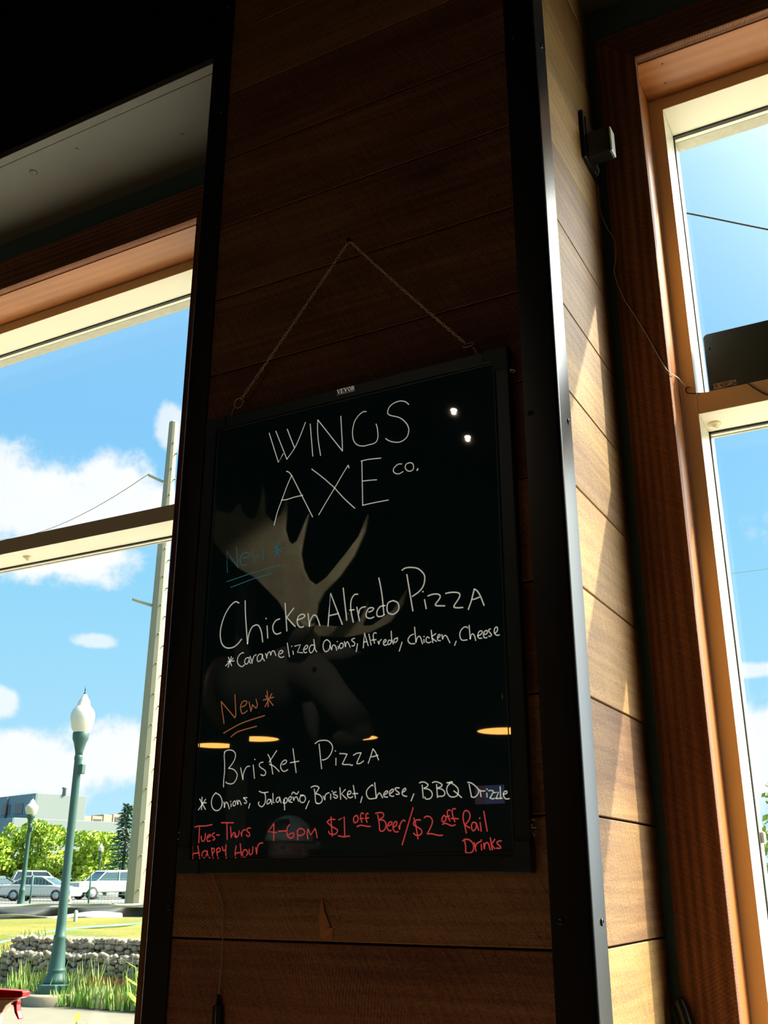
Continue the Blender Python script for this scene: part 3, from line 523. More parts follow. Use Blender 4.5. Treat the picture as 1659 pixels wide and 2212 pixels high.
for (x, z) in ((-.0765, 2.434), (-.0785, 1.673), (-.7325, 1.668)):
    sg = 1 if x > -.4 else -1
    m = MB(); m.lathe([(.0016, 0), (.0016, .004*sg)], x-.001*sg, -.013, 8, axis=0, cz=z+.004)
    m.tube([(x+sg*.0045+.0042*math.cos(a), -.013+.0042*math.sin(a), z) for a in [2*PI*k/14 for k in range(14)]], .0009, 6, closed=True)
    if z < 2: m.tube([(x+sg*.001, -.013, z+.012), (x+sg*.008, -.014, z+.011)], .0014, 6); m.tube([(x+sg*.001, -.013, z-.004), (x+sg*.006, -.013, z-.012)], .0011, 6)
    m.build('side_eyelet', GOLD, board)

# hanging chain with its two rings and hooks, from a black screw in the boards
chain = thing('hanging_chain', 'thin brass chain strung in an inverted V above the message board', 'chain', (-.4088, -.012, 2.8145))
apex = Vector((-.4088, -.0125, 2.8125)); ringL = Vector((-.6621, -.0125, 2.5096)); ringR = Vector((-.1538, -.0125, 2.5075)); RR = .0108
def strand(a, b2, sag):
    m = MB(); d = (b2-a); Ln = d.length; n = int(Ln/.0062); t_ = d.normalized()
    for k in range(n):
        f_ = (k+.5)/n; c_ = a+d*f_+Vector((0, 0, -sag*4*f_*(1-f_)))
        tw = k*.42
        side = (t_.orthogonal().normalized()); side = Quaternion(t_, tw+(PI/2 if k % 2 else 0)*.8) @ side
        pts = [c_+t_*(.0047*math.cos(q))+side*(.0026*math.sin(q)) for q in [2*PI*j/12 for j in range(12)]]
        m.tube(pts, .00070, 5, closed=True)
    return m
strand(apex, ringL+Vector((.0068, 0, .0090)), .002).build('chain_strand', GOLD, chain)
strand(apex+Vector((.003, 0, .001)), ringR+Vector((-.0072, 0, .0068)), .003).build('chain_strand', GOLD, chain)
for c_, sx, tilt in ((ringL, -1, 0.0), (ringR, 1, .75)):
    m = MB(); up = Vector((0, math.sin(tilt), math.cos(tilt)))
    m.tube([c_+Vector((RR*math.cos(q), 0, 0))+up*(RR*math.sin(q)) for q in [2*PI*j/32 for j in range(32)]], .00095, 6, closed=True); m.build('ring', GOLD, chain)
    m = MB(); m.tube(spline([c_+Vector((sx*.0078, 0, -.0075)), c_+Vector((sx*.0125, -.001, -.0125)), c_+Vector((sx*.0150, 0, -.0200)), c_+Vector((sx*.0190, .002, -.0235)), c_+Vector((sx*.0240, .002, -.0245))], 4), .0011, 6); m.build('hook', GOLD, chain)
m = MB(); m.lathe([(0, -.0155), (.0045, -.015), (.0052, -.0125), (.0052, -.011), (.0022, -.0095), (.0022, .002)], -.4085, 0, 14, axis=1, cz=2.8165, caps=False)
tag(m.build('screw_hook', STEEL), 'small black screw holding the apex of the brass chain', 'screw')

# board's supply cord with inline switch
cord = thing('hanging_cable', 'thin supply cord hanging below the message board to an inline black connector', 'cord', (-.642, -.006, 1.40))
m = MB(); m.tube(spline([(-.6650, -.010, 1.6125), (-.6634, -.008, 1.6055), (-.6508, -.0065, 1.5816), (-.6416, -.006, 1.5632), (-.6382, -.006, 1.5268), (-.6371, -.006, 1.4838), (-.6380, -.006, 1.4555), (-.6400, -.006, 1.4204)], 6), .0012, 7); m.build('cable', plain('cream cable', (.34, .28, .22), rough=.35), cord)
m = MB()
for k in range(4): m.lathe([(.0026, 0), (.0030, .0012), (.0026, .0024)], -.6400, -.006, 10, cz=1.4190-.0032*k)
m.lathe([(.0022, -.010), (.0026, .004)], -.64, -.006, 10, cz=1.409); m.build('strain_relief', BLACK, cord)
m = MB(); m.box(-.6490, -.6300, -.0105, -.0006, 1.345, 1.4060); m.build('connector', plain('black plastic connector', (.010, .010, .011), rough=.4), cord, bevel=.003)
m = MB(); m.tube([(-.6400, -.0112, 1.4050), (-.6402, -.0112, 1.36)], .0009, 6); m.build('thread', plain('grey thread', (.35, .33, .28), rough=.7), cord)
m = MB(); m.tube([(-.64, -.006, 1.345), (-.639, -.006, .5), (-.635, -.006, .30)], .0012, 7); m.build('cable', plain('cream lower cable', (.34, .28, .22), rough=.35), cord)

# ------------------------------------------------------------------ small wall lamp on the side boards, its wire, the lit-sign box
dev = thing('wall_fixture', 'small black square plate with boxy head on sunlit side boards near the ceiling', 'wall light', (0, .35, 3.147))
BPL = plain('satin black plastic', (.012, .013, .014), rough=.33, spec=.5)
m = MB(); m.box(0.0005, .010, .292, .408, 3.084, 3.215); m.build('back_plate', BPL, dev, bevel=.007, seg=3)
m = MB(); m.box(.006, .014, .300, .400, 3.092, 3.200); m.build('raised_rim', BPL, dev, bevel=.004, seg=3)
m = MB(); m.box(.010, .0625, .301, .334, 3.085, 3.153); hb = m.build('box_head', BPL, dev, bevel=.004, seg=3)
m = MB(); m.box(.0615, .0655, .302, .333, 3.087, 3.151); m.build('lens', plain('pale lens', (.72, .78, .74), rough=.25), hb, bevel=.0035, seg=3)
m = MB(); m.tube(spline([(.018, .335, 3.090), (.020, .348, 3.080), (.012, .352, 3.070)], 5), .0022, 7); m.build('plug', BPL, dev)
wire = thing('thin_wire', 'thin pale wire running from wall fixture down across the casing to the transom', 'wire', (.03, .40, 2.9))
m = MB(); m.tube(spline([(.0125, .350, 3.078), (.004, .385, 3.130), (.0030, .402, 3.0855), (.0020, .402, 3.0236), (.0137, .4025, 2.9691), (.0293, .4025, 2.9273), (.0275, .4025, 2.8798), (.0218, .4025, 2.846), (.0351, .4025, 2.7835), (.0559, .4025, 2.7317), (.0765, .4015, 2.680), (.0957, .4010, 2.6254), (.1088, .4010, 2.5895), (.1172, .4005, 2.5765), (.1180, .43, 2.585), (.1150, .50, 2.6108), (.1157, .55, 2.6193), (.1240, .558, 2.6155), (.1291, .559, 2.6149)], 6), .00105, 7)
m.build('cable', plain('pale insulated wire', (.62, .58, .54), rough=.35), wire)
m = MB(); m.tube([(.1265, .559, 2.6150), (.1315, .559, 2.6165)], [.0022, .0030], 8); m.build('tape_end', plain('white tape', (.85, .83, .78), rough=.5), wire)
sb = thing('sign_box', 'flat black box with rounded corners standing on the transom of the right window', 'display box', (.38, .60, 2.598))
def rrect(x0, x1, z0, z1, r, n=5):
    P = []
    for (cx, cz, a0) in ((x1-r, z0+r, -PI/2), (x1-r, z1-r, 0), (x0+r, z1-r, PI/2), (x0+r, z0+r, PI)):
        for k in range(n+1): P.append((cx+r*math.cos(a0+PI/2*k/n), cz+r*math.sin(a0+PI/2*k/n)))
    return P
BOXM = plain('charcoal plastic housing', (.038, .075, .098), rough=.5, spec=.45, var=.2, scale=6)
m = MB(); m.prism(rrect(.1590, .72, 2.598, 2.757, .011), 1, .603, .640); m.build('housing', BOXM, sb, bevel=.002, weld=True)
m = MB(); m.lathe([(.004, -.004), (.004, .002), (.0025, .0035)], 0.187, .618, 10, cz=2.757); m.build('knob', BOXM, sb)
for (x, z) in ((.1700, 2.720), (.1680, 2.624)):
    m = MB(); m.lathe([(.0005, -.0006), (.0026, -.001), (.0032, 0)], x, .603, 10, axis=1, cz=z, caps=False); m.build('screw', GASK, sb)
m = MB(); m.box(.1692, .2180, .6018, .6031, 2.6175, 2.6300); lab = m.build('rating_label', plain('grey paper label', (.42, .37, .32), rough=.6), sb)
m = MB()
def ink(x0, x1, z0, z1): m.box(x0, x1, .6014, .6019, z0, z1)
for k in range(10):
    a0, a1 = 2*PI*k/10, 2*PI*(k+1)/10; m.tube([(.1752+.0036*math.cos(a0), .6016, 2.6237+.0036*math.sin(a0)), (.1752+.0036*math.cos(a1), .6016, 2.6237+.0036*math.sin(a1))], .0005, 5)
m.tube([(.1727, .6016, 2.6262), (.1777, .6016, 2.6212)], .0005, 5)
for (x, zz, ww) in ((.1835, 2.6257, .004), (.1885, 2.6257, .003), (.1925, 2.6264, .012), (.1835, 2.6227, .007), (.1925, 2.6227, .008), (.1870, 2.6197, .010), (.1720, 2.6270, .002)): ink(x, x+ww, zz-.0008, zz+.0008)
for i in range(4):
    for j in range(4):
        if (i*7+j*5) % 3: ink(.2085+i*.0016, .2098+i*.0016, 2.6207+j*.0014, 2.6219+j*.0014)
m.build('print', GASK, lab)
m = MB(); m.tube(spline([(.1700, .575, 2.5985), (.1516, .570, 2.5985), (.1344, .5605, 2.5970), (.1196, .560, 2.6018), (.1165, .560, 2.6105), (.1200, .5605, 2.6148), (.1270, .5605, 2.6150)], 5), .0012, 7)
tag(m.build('black_wire', BPL), 'short black wire looping at the left end of the right transom', 'wire')
m = MB(); m.tube(spline([(.1900, .572, 2.5990), (.2078, .562, 2.5990), (.2225, .558, 2.5995), (.2415, .5590, 2.5975), (.2584, .5600, 2.5790), (.2828, .5610, 2.5579), (.32, .561, 2.545), (.40, .561, 2.50), (.48, .561, 2.44)], 6), .0017, 8)
tag(m.build('supply_cable', BPL), 'black cable hanging from the sign box over the transom face', 'cable')
clear = plain('clear yellowed plastic', (.78, .70, .46), rough=.15, spec=.6)
for (x, y, lb) in ((.1573, .630, 'clear suction hook under the transom of the right window'), (-1.9332, .6208, 'clear suction hook under the transom of the left window')):
    h = thing('suction_hook', lb, 'suction hook', (x, y, 2.5485), 'suction hooks under the transoms')
    m = MB(); m.lathe([(.0150, 0), (.0145, -.0015), (.0095, -.0042), (.0062, -.0062), (.0045, -.0085), (0, -.0088)], x, y, 20, cz=2.5484, caps=False); m.build('cup', clear, h)
    m = MB(); m.tube(spline([(x, y, 2.5405), (x+.002, y-.004, 2.5365), (x+.007, y-.003, 2.536), (x+.008, y, 2.540)], 4), .0010, 6); m.build('hook', clear, h)
# black plastic handle in the corner, bottom right
hd = thing('handle', 'black plastic handle end standing in the corner below the right casing', 'handle', (.022, .38, 1.0))
m = MB(); m.tube(spline([(.040, .375, .60), (.0345, .382, 1.20), (.034, .385, 1.345), (.0275, .389, 1.385), (.0205, .391, 1.405), (.0170, .392, 1.412)], 5), [.011]*16+[.0115]*4+[.0118, .0116, .0112, .0100, .0080, .0045], 14); m.build('grip', BPL, hd)
m = MB(); m.tube([(.0455, .375, 1.372), (.051, .372, 1.378)], [.003, .0022], 8); m.build('button', SCREW, hd)

# spray bottle on the left sill, nozzle to the right
sp = thing('spray_bottle', 'white spray bottle with red trigger head on the sill of the left window', 'spray bottle', (-1.70, .50, 1.05))
RED = plain('glossy red plastic', (.55, .004, .006), rough=.18, spec=.5); BEIGE = plain('translucent white plastic', (.62, .52, .42), rough=.35)
m = MB(); m.prism([(-1.735, 1.3180), (-1.645, 1.3225), (-1.6210, 1.3245), (-1.6050, 1.3285), (-1.6040, 1.3410), (-1.6110, 1.3425), (-1.66, 1.3425), (-1.735, 1.3420), (-1.745, 1.335)], 1, .487, .513, rn=(0, 0)); m.build('trigger_head', RED, sp, bevel=.003, seg=3, weld=True)
m = MB(); m.prism([(-1.742, 1.3185), (-1.628, 1.3225), (-1.640, 1.3165), (-1.6585, 1.3060), (-1.6655, 1.2950), (-1.6680, 1.2900), (-1.7320, 1.2900), (-1.738, 1.305)], 1, .488, .512); m.build('neck', BEIGE, sp, bevel=.002, weld=True)
m = MB(); m.prism([(-1.6480, 1.3100), (-1.6360, 1.3175), (-1.6255, 1.3195), (-1.6260, 1.3100), (-1.6220, 1.2960), (-1.6110, 1.2790), (-1.6150, 1.2775), (-1.6290, 1.2920), (-1.6360, 1.3080)], 1, .492, .508); m.build('trigger', RED, sp, bevel=.0022, seg=2, weld=True)
m = MB(); m.lathe([(.016, .205), (.016, .238), (.0135, .2405)], -1.70, .50, 24, cz=1.05); m.build('collar', BEIGE, sp)
m = MB(); m.lathe([(.0, 0), (.042, 0), (.044, .006), (.044, .13), (.036, .165), (.018, .195), (.015, .210)], -1.70, .50, 28, cz=1.05, caps=False); m.build('bottle', BEIGE, sp)

# ------------------------------------------------------------------ the dim room behind the camera (seen mirrored in the board's glass)
m = MB(); m.box(-4.069, -3.965, -4.70, -4.60, 0, ZC); struct(m.build('wall_column', DARKW))
LAMPSH = plain('black lamp shade', (.02, .02, .02), rough=.5)
DIFF = plain('glowing amber diffuser', (.9, .6, .3), rough=.5, emit=(1.0, .45, .095), es=15.5)
PD = [(-6.356, -7.40, 2.956, 'pendant lamp nearest the left wall among four amber drum pendants'), (-6.085, -7.80, 3.055, 'pendant lamp second from the left wall, farther back than its neighbour'),
      (-4.90, -7.90, 3.010, 'pendant lamp hanging beyond the moose nose'), (-2.87, -7.00, 2.838, 'pendant lamp farthest from the left wall and nearest the windows')]
def pendant(x, y, z, label):
    r = thing('pendant_lamp', label, 'pendant lamp', (x, y, z), 'amber drum pendants over the tables')
    m = MB(); m.lathe([(.235, 0), (.235, .22), (.225, .24), (.05, .25), (.03, .28)], x, y, 40, cz=z, caps=False); m.build('shade', LAMPSH, r)
    m = MB(); m.lathe([(0, .004), (.232, .004)], x, y, 40, cz=z, caps=False); m.build('diffuser', DIFF, r)
    m = MB(); m.tube([(x, y, z+.26), (x, y, ZC)], .006, 8); m.build('cord', LAMPSH, r)
for a in PD: pendant(*a)
GLOWW = plain('lit downlight lens', (.9, .85, .75), rough=.5, emit=(1.0, .88, .70), es=30.0)
for (x, y, lb) in ((-1.866, -3.82, 'small ceiling downlight nearer the pier'), (-1.955, -4.24, 'small ceiling downlight farther from the pier')):
    r = thing('downlight', lb, 'downlight', (x, y, ZC), 'small ceiling downlights')
    m = MB(); m.lathe([(.030, .001), (.045, -.006), (.048, 0)], x, y, 24, cz=ZC, caps=False); m.build('ring', LAMPSH, r)
    m = MB(); m.blob((x, y, ZC-.004), (.020, .026, .008), 2); m.build('lens', GLOWW, r)
    dl_ = bpy.data.lights.new('downlight_beam', 'SPOT'); dl_.energy = 8; dl_.color = (1.0, .80, .56); dl_.spot_size = math.radians(165); dl_.spot_blend = .6; dl_.shadow_soft_size = .010
    do = bpy.data.objects.new('downlight_beam', dl_); C.objects.link(do); do.parent = r; do.location = (0, 0, -.020)
# added spot, no such lamp known, brightens the moose for its mirror image
sx, sy, sz = -2.2, -2.6, ZC-.14
r = thing('fill_light', 'added black fill lamp aimed at the mounted moose head', 'fill_light', (sx, sy, ZC))
aim = (Vector((-3.25, -4.2, 3.3))-Vector((sx, sy, sz))).normalized()
m = MB(); m.tube([Vector((sx, sy, sz))-aim*.10, Vector((sx, sy, sz))+aim*.06], [.045, .055], 20); m.build('head', LAMPSH, r)
m = MB(); m.tube([(sx, sy, ZC), (sx, sy, sz)], .012, 8); m.build('stem', LAMPSH, r)
sl = bpy.data.lights.new('moose_fill_beam', 'SPOT'); sl.energy = 190; sl.spot_size = math.radians(44); sl.spot_blend = .5; sl.shadow_soft_size = .05; sl.color = (1.0, .92, .78)
so = bpy.data.objects.new('moose_fill_beam', sl); C.objects.link(so); so.parent = r
so.location = Vector((sx, sy, sz))+aim*.075-Vector((sx, sy, ZC)); so.rotation_euler = (-aim).to_track_quat('Z', 'Y').to_euler()

# mounted moose head
moose = thing('moose_head', 'mounted moose head with wide palmate antlers facing right on a dark column', 'moose head', (-3.76, -4.32, 2.85))
HIDE = plain('dark brown moose hide', (.095, .082, .070), rough=.9, var=.5, scale=30, bump=.6); MUZ = plain('pale grey brown muzzle', (.26, .235, .20), rough=.7, var=.3, scale=25)
ANT = plain('bone brown antler', (.44, .39, .25), rough=.6, var=.45, scale=13, bump=.5)
m = MB()
def loft(rings, n=18):
    V = []; F = []
    for (c_, d, rv, rh) in rings:
        d = Vector(d).normalized(); up = Vector((0, 1, 0)).cross(d)
        for j in range(n):
            a = 2*PI*j/n; V.append(tuple(Vector(c_)+up*(rv*math.sin(a))+Vector((0, 1, 0))*(rh*math.cos(a))))
    for k in range(len(rings)-1):
        for j in range(n): F.append((k*n+j, k*n+(j+1) % n, (k+1)*n+(j+1) % n, (k+1)*n+j))
    F.append(tuple(range(n))[::-1]); F.append(tuple((len(rings)-1)*n+j for j in range(n)))
    m.mesh(V, F)
Yh = -4.32
loft([((-3.90, Yh, 2.88), (1, 0, .1), .19, .17), ((-3.755, Yh, 2.88), (1, 0, .1), .19, .16), ((-3.62, Yh, 2.89), (1, 0, .2), .19, .15), ((-3.48, Yh, 2.90), (1, 0, .35), .215, .15), ((-3.36, Yh, 2.97), (1, 0, .1), .175, .135), ((-3.25, Yh, 2.965), (.9, 0, -.6), .155, .130), ((-3.12, Yh, 2.865), (.7, 0, -.75), .135, .115),
      ((-3.01, Yh, 2.745), (.7, 0, -.78), .115, .092), ((-2.92, Yh, 2.650), (.7, 0, -.75), .110, .088), ((-2.845, Yh, 2.570), (.7, 0, -.8), .112, .100), ((-2.80, Yh, 2.515), (.6, 0, -.9), .092, .088), ((-2.785, Yh, 2.480), (.5, 0, -1), .045, .05)])
hb = m.build('head', HIDE, moose)
m = MB(); m.blob((-2.79, Yh, 2.515), (.062, .105, .058), 2, .12, 3, seed=2); m.blob((-2.90, Yh, 2.475), (.115, .085, .055), 2, .1, 3, seed=5); m.build('muzzle', MUZ, hb)
for s_ in (-1, 1):
    m = MB(); m.blob((-3.105, Yh+s_*.112, 2.925), (.018, .014, .018), 2); m.build('eye', plain('dark glass eye', (.01, .008, .006), rough=.05), hb)
    m = MB(); m.blob((-2.762, Yh+s_*.062, 2.535), (.012, .02, .024), 1); m.build('nostril', BLACK, hb)
    m = MB(); e0 = Vector((-3.27, Yh+s_*.13, 3.07)); e1 = Vector((-3.02+(.04 if s_ < 0 else -.05), Yh+s_*.30, 3.085+(.02 if s_ < 0 else .09)))
    m.tube([e0, e0.lerp(e1, .3), e0.lerp(e1, .7), e1], [.035, .062, .055, .008], 10); m.build('ear', HIDE, hb)
m = MB(); m.tube([(-3.20, Yh, 2.72), (-3.18, Yh, 2.56), (-3.15, Yh, 2.43)], [.06, .05, .012], 10); m.build('bell', HIDE, hb)
NEAR = [(-3.085, 3.179), (-3.196, 3.201), (-3.305, 3.375), (-3.503, 3.567), (-3.655, 3.663), (-3.815, 3.807), (-3.914, 3.925), (-4.017, 3.998), (-4.08, 4.147), (-4.008, 4.098), (-3.963, 4.178), (-3.914, 4.264), (-3.877, 4.155), (-3.795, 4.12), (-3.751, 4.094), (-3.687, 4.183), (-3.643, 4.072), (-3.559, 4.022), (-3.517, 4.057), (-3.483, 4.261), (-3.444, 4.045), (-3.385, 3.969), (-3.317, 4.023), (-3.256, 4.24), (-3.273, 3.981), (-3.277, 3.903), (-3.247, 3.812), (-3.215, 3.78), (-3.177, 3.795), (-3.085, 3.99), (-3.115, 3.852), (-3.14, 3.699), (-3.114, 3.592), (-3.07, 3.507), (-3.01, 3.46), (-2.931, 3.501), (-2.793, 3.637), (-2.687, 3.75), (-2.614, 3.906), (-2.635, 3.775), (-2.721, 3.61), (-2.826, 3.487), (-2.943, 3.397), (-2.992, 3.323), (-3.004, 3.233)]
FAR = [(-3.374, 3.327), (-3.287, 3.324), (-3.112, 3.29), (-3.049, 3.391), (-2.98, 3.302), (-2.935, 3.35), (-2.887, 3.455), (-2.898, 3.346), (-2.927, 3.276), (-2.849, 3.27), (-2.684, 3.36), (-2.567, 3.511), (-2.612, 3.377), (-2.703, 3.273), (-2.867, 3.216), (-3.054, 3.203), (-3.246, 3.231), (-3.372, 3.265)]
m = MB(); m.prism(NEAR[::-1], 1, -4.075, -4.045); m.tube([(-3.22, -4.23, 3.08), (-3.15, -4.14, 3.14), (-3.07, -4.06, 3.22)], [.055, .05, .055], 10); m.build('antler', ANT, moose, bevel=.010, seg=2, weld=True)
m = MB(); m.prism(FAR[::-1], 1, -4.565, -4.535); m.tube([(-3.26, -4.41, 3.10), (-3.30, -4.50, 3.20), (-3.32, -4.55, 3.28)], [.055, .05, .045], 10); m.build('antler', ANT, moose, bevel=.010, seg=2, weld=True)
m = MB(); m.lathe([(.27, 0), (.27, .02), (.24, .035)], 0, 0, 40, axis=0)
for q in m.v: q.x += -3.925; q.y += Yh; q.z += 2.84
m.tube([(-3.915, Yh-.10, 2.86), (-4.0, -4.61, 2.86)], .02, 8); m.build('plaque', plain('dark stained plaque', (.05, .025, .015), rough=.5), moose)

# screen on the far wall
tv = thing('monitor', 'small bluish lit screen on the far room wall', 'screen', (-3.45, -8.06, 2.2))
m = MB(); m.box(-3.62, -3.28, -8.08, -8.03, 2.285, 2.49); m.build('bezel', LAMPSH, tv, bevel=.004)
SCR, t, p = mat('bluish screen'); tcn = t.node('ShaderNodeTexCoord')
p.inputs['Base Color'].default_value = (.01, .01, .015, 1)
br = t.node('ShaderNodeTexBrick'); t.put(br.inputs['Vector'], tcn.outputs['Object']); br.inputs['Scale'].default_value = 9; br.inputs['Color1'].default_value = (.20, .30, .62, 1); br.inputs['Color2'].default_value = (.34, .16, .20, 1); br.inputs['Mortar'].default_value = (.12, .25, .40, 1)
t.put(p.inputs['Emission Color'], br.outputs[0]); p.inputs['Emission Strength'].default_value = .75
m = MB(); m.box(-3.605, -3.295, -8.03, -8.028, 2.30, 2.475); m.build('screen', SCR, tv)
m = MB(); m.box(-3.47, -3.43, -8.09, -8.07, 2.30, ZC); m.build('mast', LAMPSH, tv)

# customer in a backwards cap, mirrored low in the board
per = thing('person', 'person standing in dark jacket and grey cap worn backwards, arms hanging', 'person', (-2.0, -2.30, 0))
def skin(name, material, verts, edges, radii, root, sub=2):
    me = bpy.data.meshes.new(name); og = WL[root]; me.from_pydata([tuple(Vector(v)-og) for v in verts], edges, [])
    o = bpy.data.objects.new(name, me); C.objects.link(o); o.parent = root; WL[o] = og.copy()
    sk = o.modifiers.new('skin', 'SKIN'); sk.use_smooth_shade = True
    for v, r_ in zip(me.skin_vertices[0].data, radii): v.radius = r_ if isinstance(r_, tuple) else (r_, r_)
    me.skin_vertices[0].data[0].use_root = True
    s_ = o.modifiers.new('sub', 'SUBSURF'); s_.levels = sub; s_.render_levels = sub
    me.materials.append(material); return o
SKINM = plain('skin', (.42, .24, .17), rough=.55); JACK = plain('dark grey jacket', (.035, .036, .040), rough=.85); JEAN = plain('dark jeans', (.03, .04, .07), rough=.85)
px, py = -2.0, -2.30
V = [(px, py, .95), (px, py-.01, 1.12), (px, py-.01, 1.32), (px, py, 1.46), (px, py+.01, 1.56),
     (px-.17, py, 1.43), (px-.24, py-.01, 1.14), (px-.25, py+.05, .88), (px+.17, py, 1.43), (px+.24, py-.01, 1.14), (px+.25, py+.05, .88)]
skin('jacket', JACK, V, [(0, 1), (1, 2), (2, 3), (3, 4), (3, 5), (5, 6), (6, 7), (3, 8), (8, 9), (9, 10)], [(.17, .12), (.17, .12), (.18, .13), (.12, .10), (.065, .065), (.075, .075), (.058, .058), (.042, .042), (.075, .075), (.058, .058), (.042, .042)], per)
V = [(px, py, .96), (px-.09, py, .86), (px-.10, py+.01, .48), (px-.11, py-.02, .10), (px-.12, py+.12, .05), (px+.09, py, .86), (px+.10, py+.01, .48), (px+.11, py-.02, .10), (px+.12, py+.12, .05)]
skin('trousers', JEAN, V, [(0, 1), (1, 2), (2, 3), (3, 4), (0, 5), (5, 6), (6, 7), (7, 8)], [(.16, .12), .098, .070, .052, .045, .098, .070, .052, .045], per)
m = MB(); m.blob((px, py+.012, 1.715), (.078, .098, .118), 3); m.tube([(px, py, 1.50), (px, py+.005, 1.64)], [.058, .054], 12)
m.blob((px, py+.108, 1.70), (.014, .020, .024), 2); m.blob((px, py+.088, 1.655), (.030, .014, .010), 2)
for s_ in (-1, 1): m.blob((px+s_*.080, py+.005, 1.71), (.012, .022, .032), 2)
head = m.build('head', SKINM, per)
md = head.modifiers.new('remesh', 'REMESH'); md.mode = 'VOXEL'; md.voxel_size = .007; md.use_smooth_shade = True
EYE = plain('eyes', (.05, .04, .03), rough=.2)
for s_ in (-1, 1): m = MB(); m.blob((px+s_*.030, py+.098, 1.725), (.012, .010, .008), 2); m.build('eye', EYE, head)
for s_ in (-1, 1):
    hx, hy, hz = px+s_*.252, py+.06, .84
    V = [(hx, hy, hz+.03), (hx, hy+.005, hz-.05)]; E = [(0, 1)]; R = [(.022, .034), (.018, .038)]
    for k, (ln, dy) in enumerate(((.062, .036), (.075, .013), (.070, -.012), (.055, -.034))):
        i = len(V); V += [(hx, hy+dy, hz-.07), (hx-s_*.010, hy+dy*1.05, hz-.07-ln*.55), (hx-s_*.026, hy+dy*1.05+.004, hz-.07-ln)]; E += [(1, i), (i, i+1), (i+1, i+2)]; R += [.0095, .0085, .007]
    i = len(V); V += [(hx-s_*.010, hy+.046, hz-.015), (hx-s_*.020, hy+.060, hz-.055)]; E += [(0, i), (i, i+1)]; R += [.011, .009]
    skin('hand', SKINM, V, E, R, per)
CAPM = plain('grey cap cloth', (.74, .85, .82), rough=.85, bump=.2, scale=200)
m = MB()
nA, nB = 28, 8; V = []; F = []
for i in range(nB+1):
    th = PI/2*i/nB
    for j in range(nA):
        a = 2*PI*j/nA; V.append((px+.093*math.sin(th)*math.cos(a), py+.008+.112*math.sin(th)*math.sin(a), 1.752+.105*math.cos(th)))
for i in range(nB):
    for j in range(nA):
        a = math.degrees(2*PI*(j+.5)/nA); front = 52 < a < 128
        if front and 3 <= i < nB-2: continue
        F.append((i*nA+j, i*nA+(j+1) % nA, (i+1)*nA+(j+1) % nA, (i+1)*nA+j))
m.mesh(V, F); cp = m.build('cap', CAPM, per)
so_ = cp.modifiers.new('solid', 'SOLIDIFY'); so_.thickness = .003
m = MB(); m.tube([(px+.070*math.cos(a), py-.10-.075*math.sin(a), 1.752-.02*math.sin(a)) for a in [PI*k/10 for k in range(11)]], .006, 6); m.face([(px+.070*math.cos(a), py-.10-.075*math.sin(a), 1.752-.02*math.sin(a)) for a in [PI*k/10 for k in range(11)]]); m.build('brim', CAPM, cp)
m = MB(); m.tube([(px+.082*math.cos(a), py+.010+.108*math.sin(a), 1.757) for a in [PI*(.2+.6*k/8) for k in range(9)]], .006, 6); m.build('strap', plain('tan strap', (.35, .26, .12), rough=.7), cp)

# ------------------------------------------------------------------ outdoors
O2 = Vector((CAM.x, CAM.y)); UU = Vector((-.7133, .7009)); WW = Vector((.7009, .7133))
def P2(r_, w_, z=0.0):
    q = O2+UU*r_+WW*w_; return (q.x, q.y, z)
GRAVEL, t, p = mat('pale concrete and gravel paving'); tcn = t.node('ShaderNodeTexCoord')
n = t.noise(tcn.outputs['Object'], 3.0, 6, .6); n2_ = t.noise(tcn.outputs['Object'], 60, 3)
t.put(p.inputs['Base Color'], t.mix(t.math('ADD', t.math('MULTIPLY', n, .6), t.math('MULTIPLY', n2_, .4)), (.115, .107, .075), (.20, .188, .14))); p.inputs['Roughness'].default_value = .9
GRASS, t, p = mat('sunlit dry lawn'); tcn = t.node('ShaderNodeTexCoord')
n = t.noise(tcn.outputs['Object'], .55, 5, .6); n2_ = t.noise(tcn.outputs['Object'], 14, 5, .7)
t.put(p.inputs['Base Color'], t.mix(t.smooth(t.math('ADD', t.math('MULTIPLY', n, .55), t.math('MULTIPLY', n2_, .55)), .42, .68), (.095, .135, .010), (.26, .185, .022))); p.inputs['Roughness'].default_value = .9
b_ = t.node('ShaderNodeBump'); b_.inputs['Strength'].default_value = .8; b_.inputs['Distance'].default_value = .05; t.put(b_.inputs['Height'], n2_); t.l.new(b_.outputs[0], p.inputs['Normal'])
BLADE, t, p = mat('grass blades'); rnn = t.node('ShaderNodeUVMap', uv_map='rnd'); rs_ = t.node('ShaderNodeSeparateXYZ'); t.put(rs_.inputs[0], rnn.outputs[0])
t.put(p.inputs['Base Color'], t.mix(rs_.outputs[0], (.16, .32, .035), (.42, .40, .16))); p.inputs['Roughness'].default_value = .8
ROAD = plain('pale sidewalk', (.25, .235, .20), rough=.9, var=.1, scale=2); ASPH = plain('worn asphalt', (.15, .15, .145), rough=.9, var=.1, scale=2)

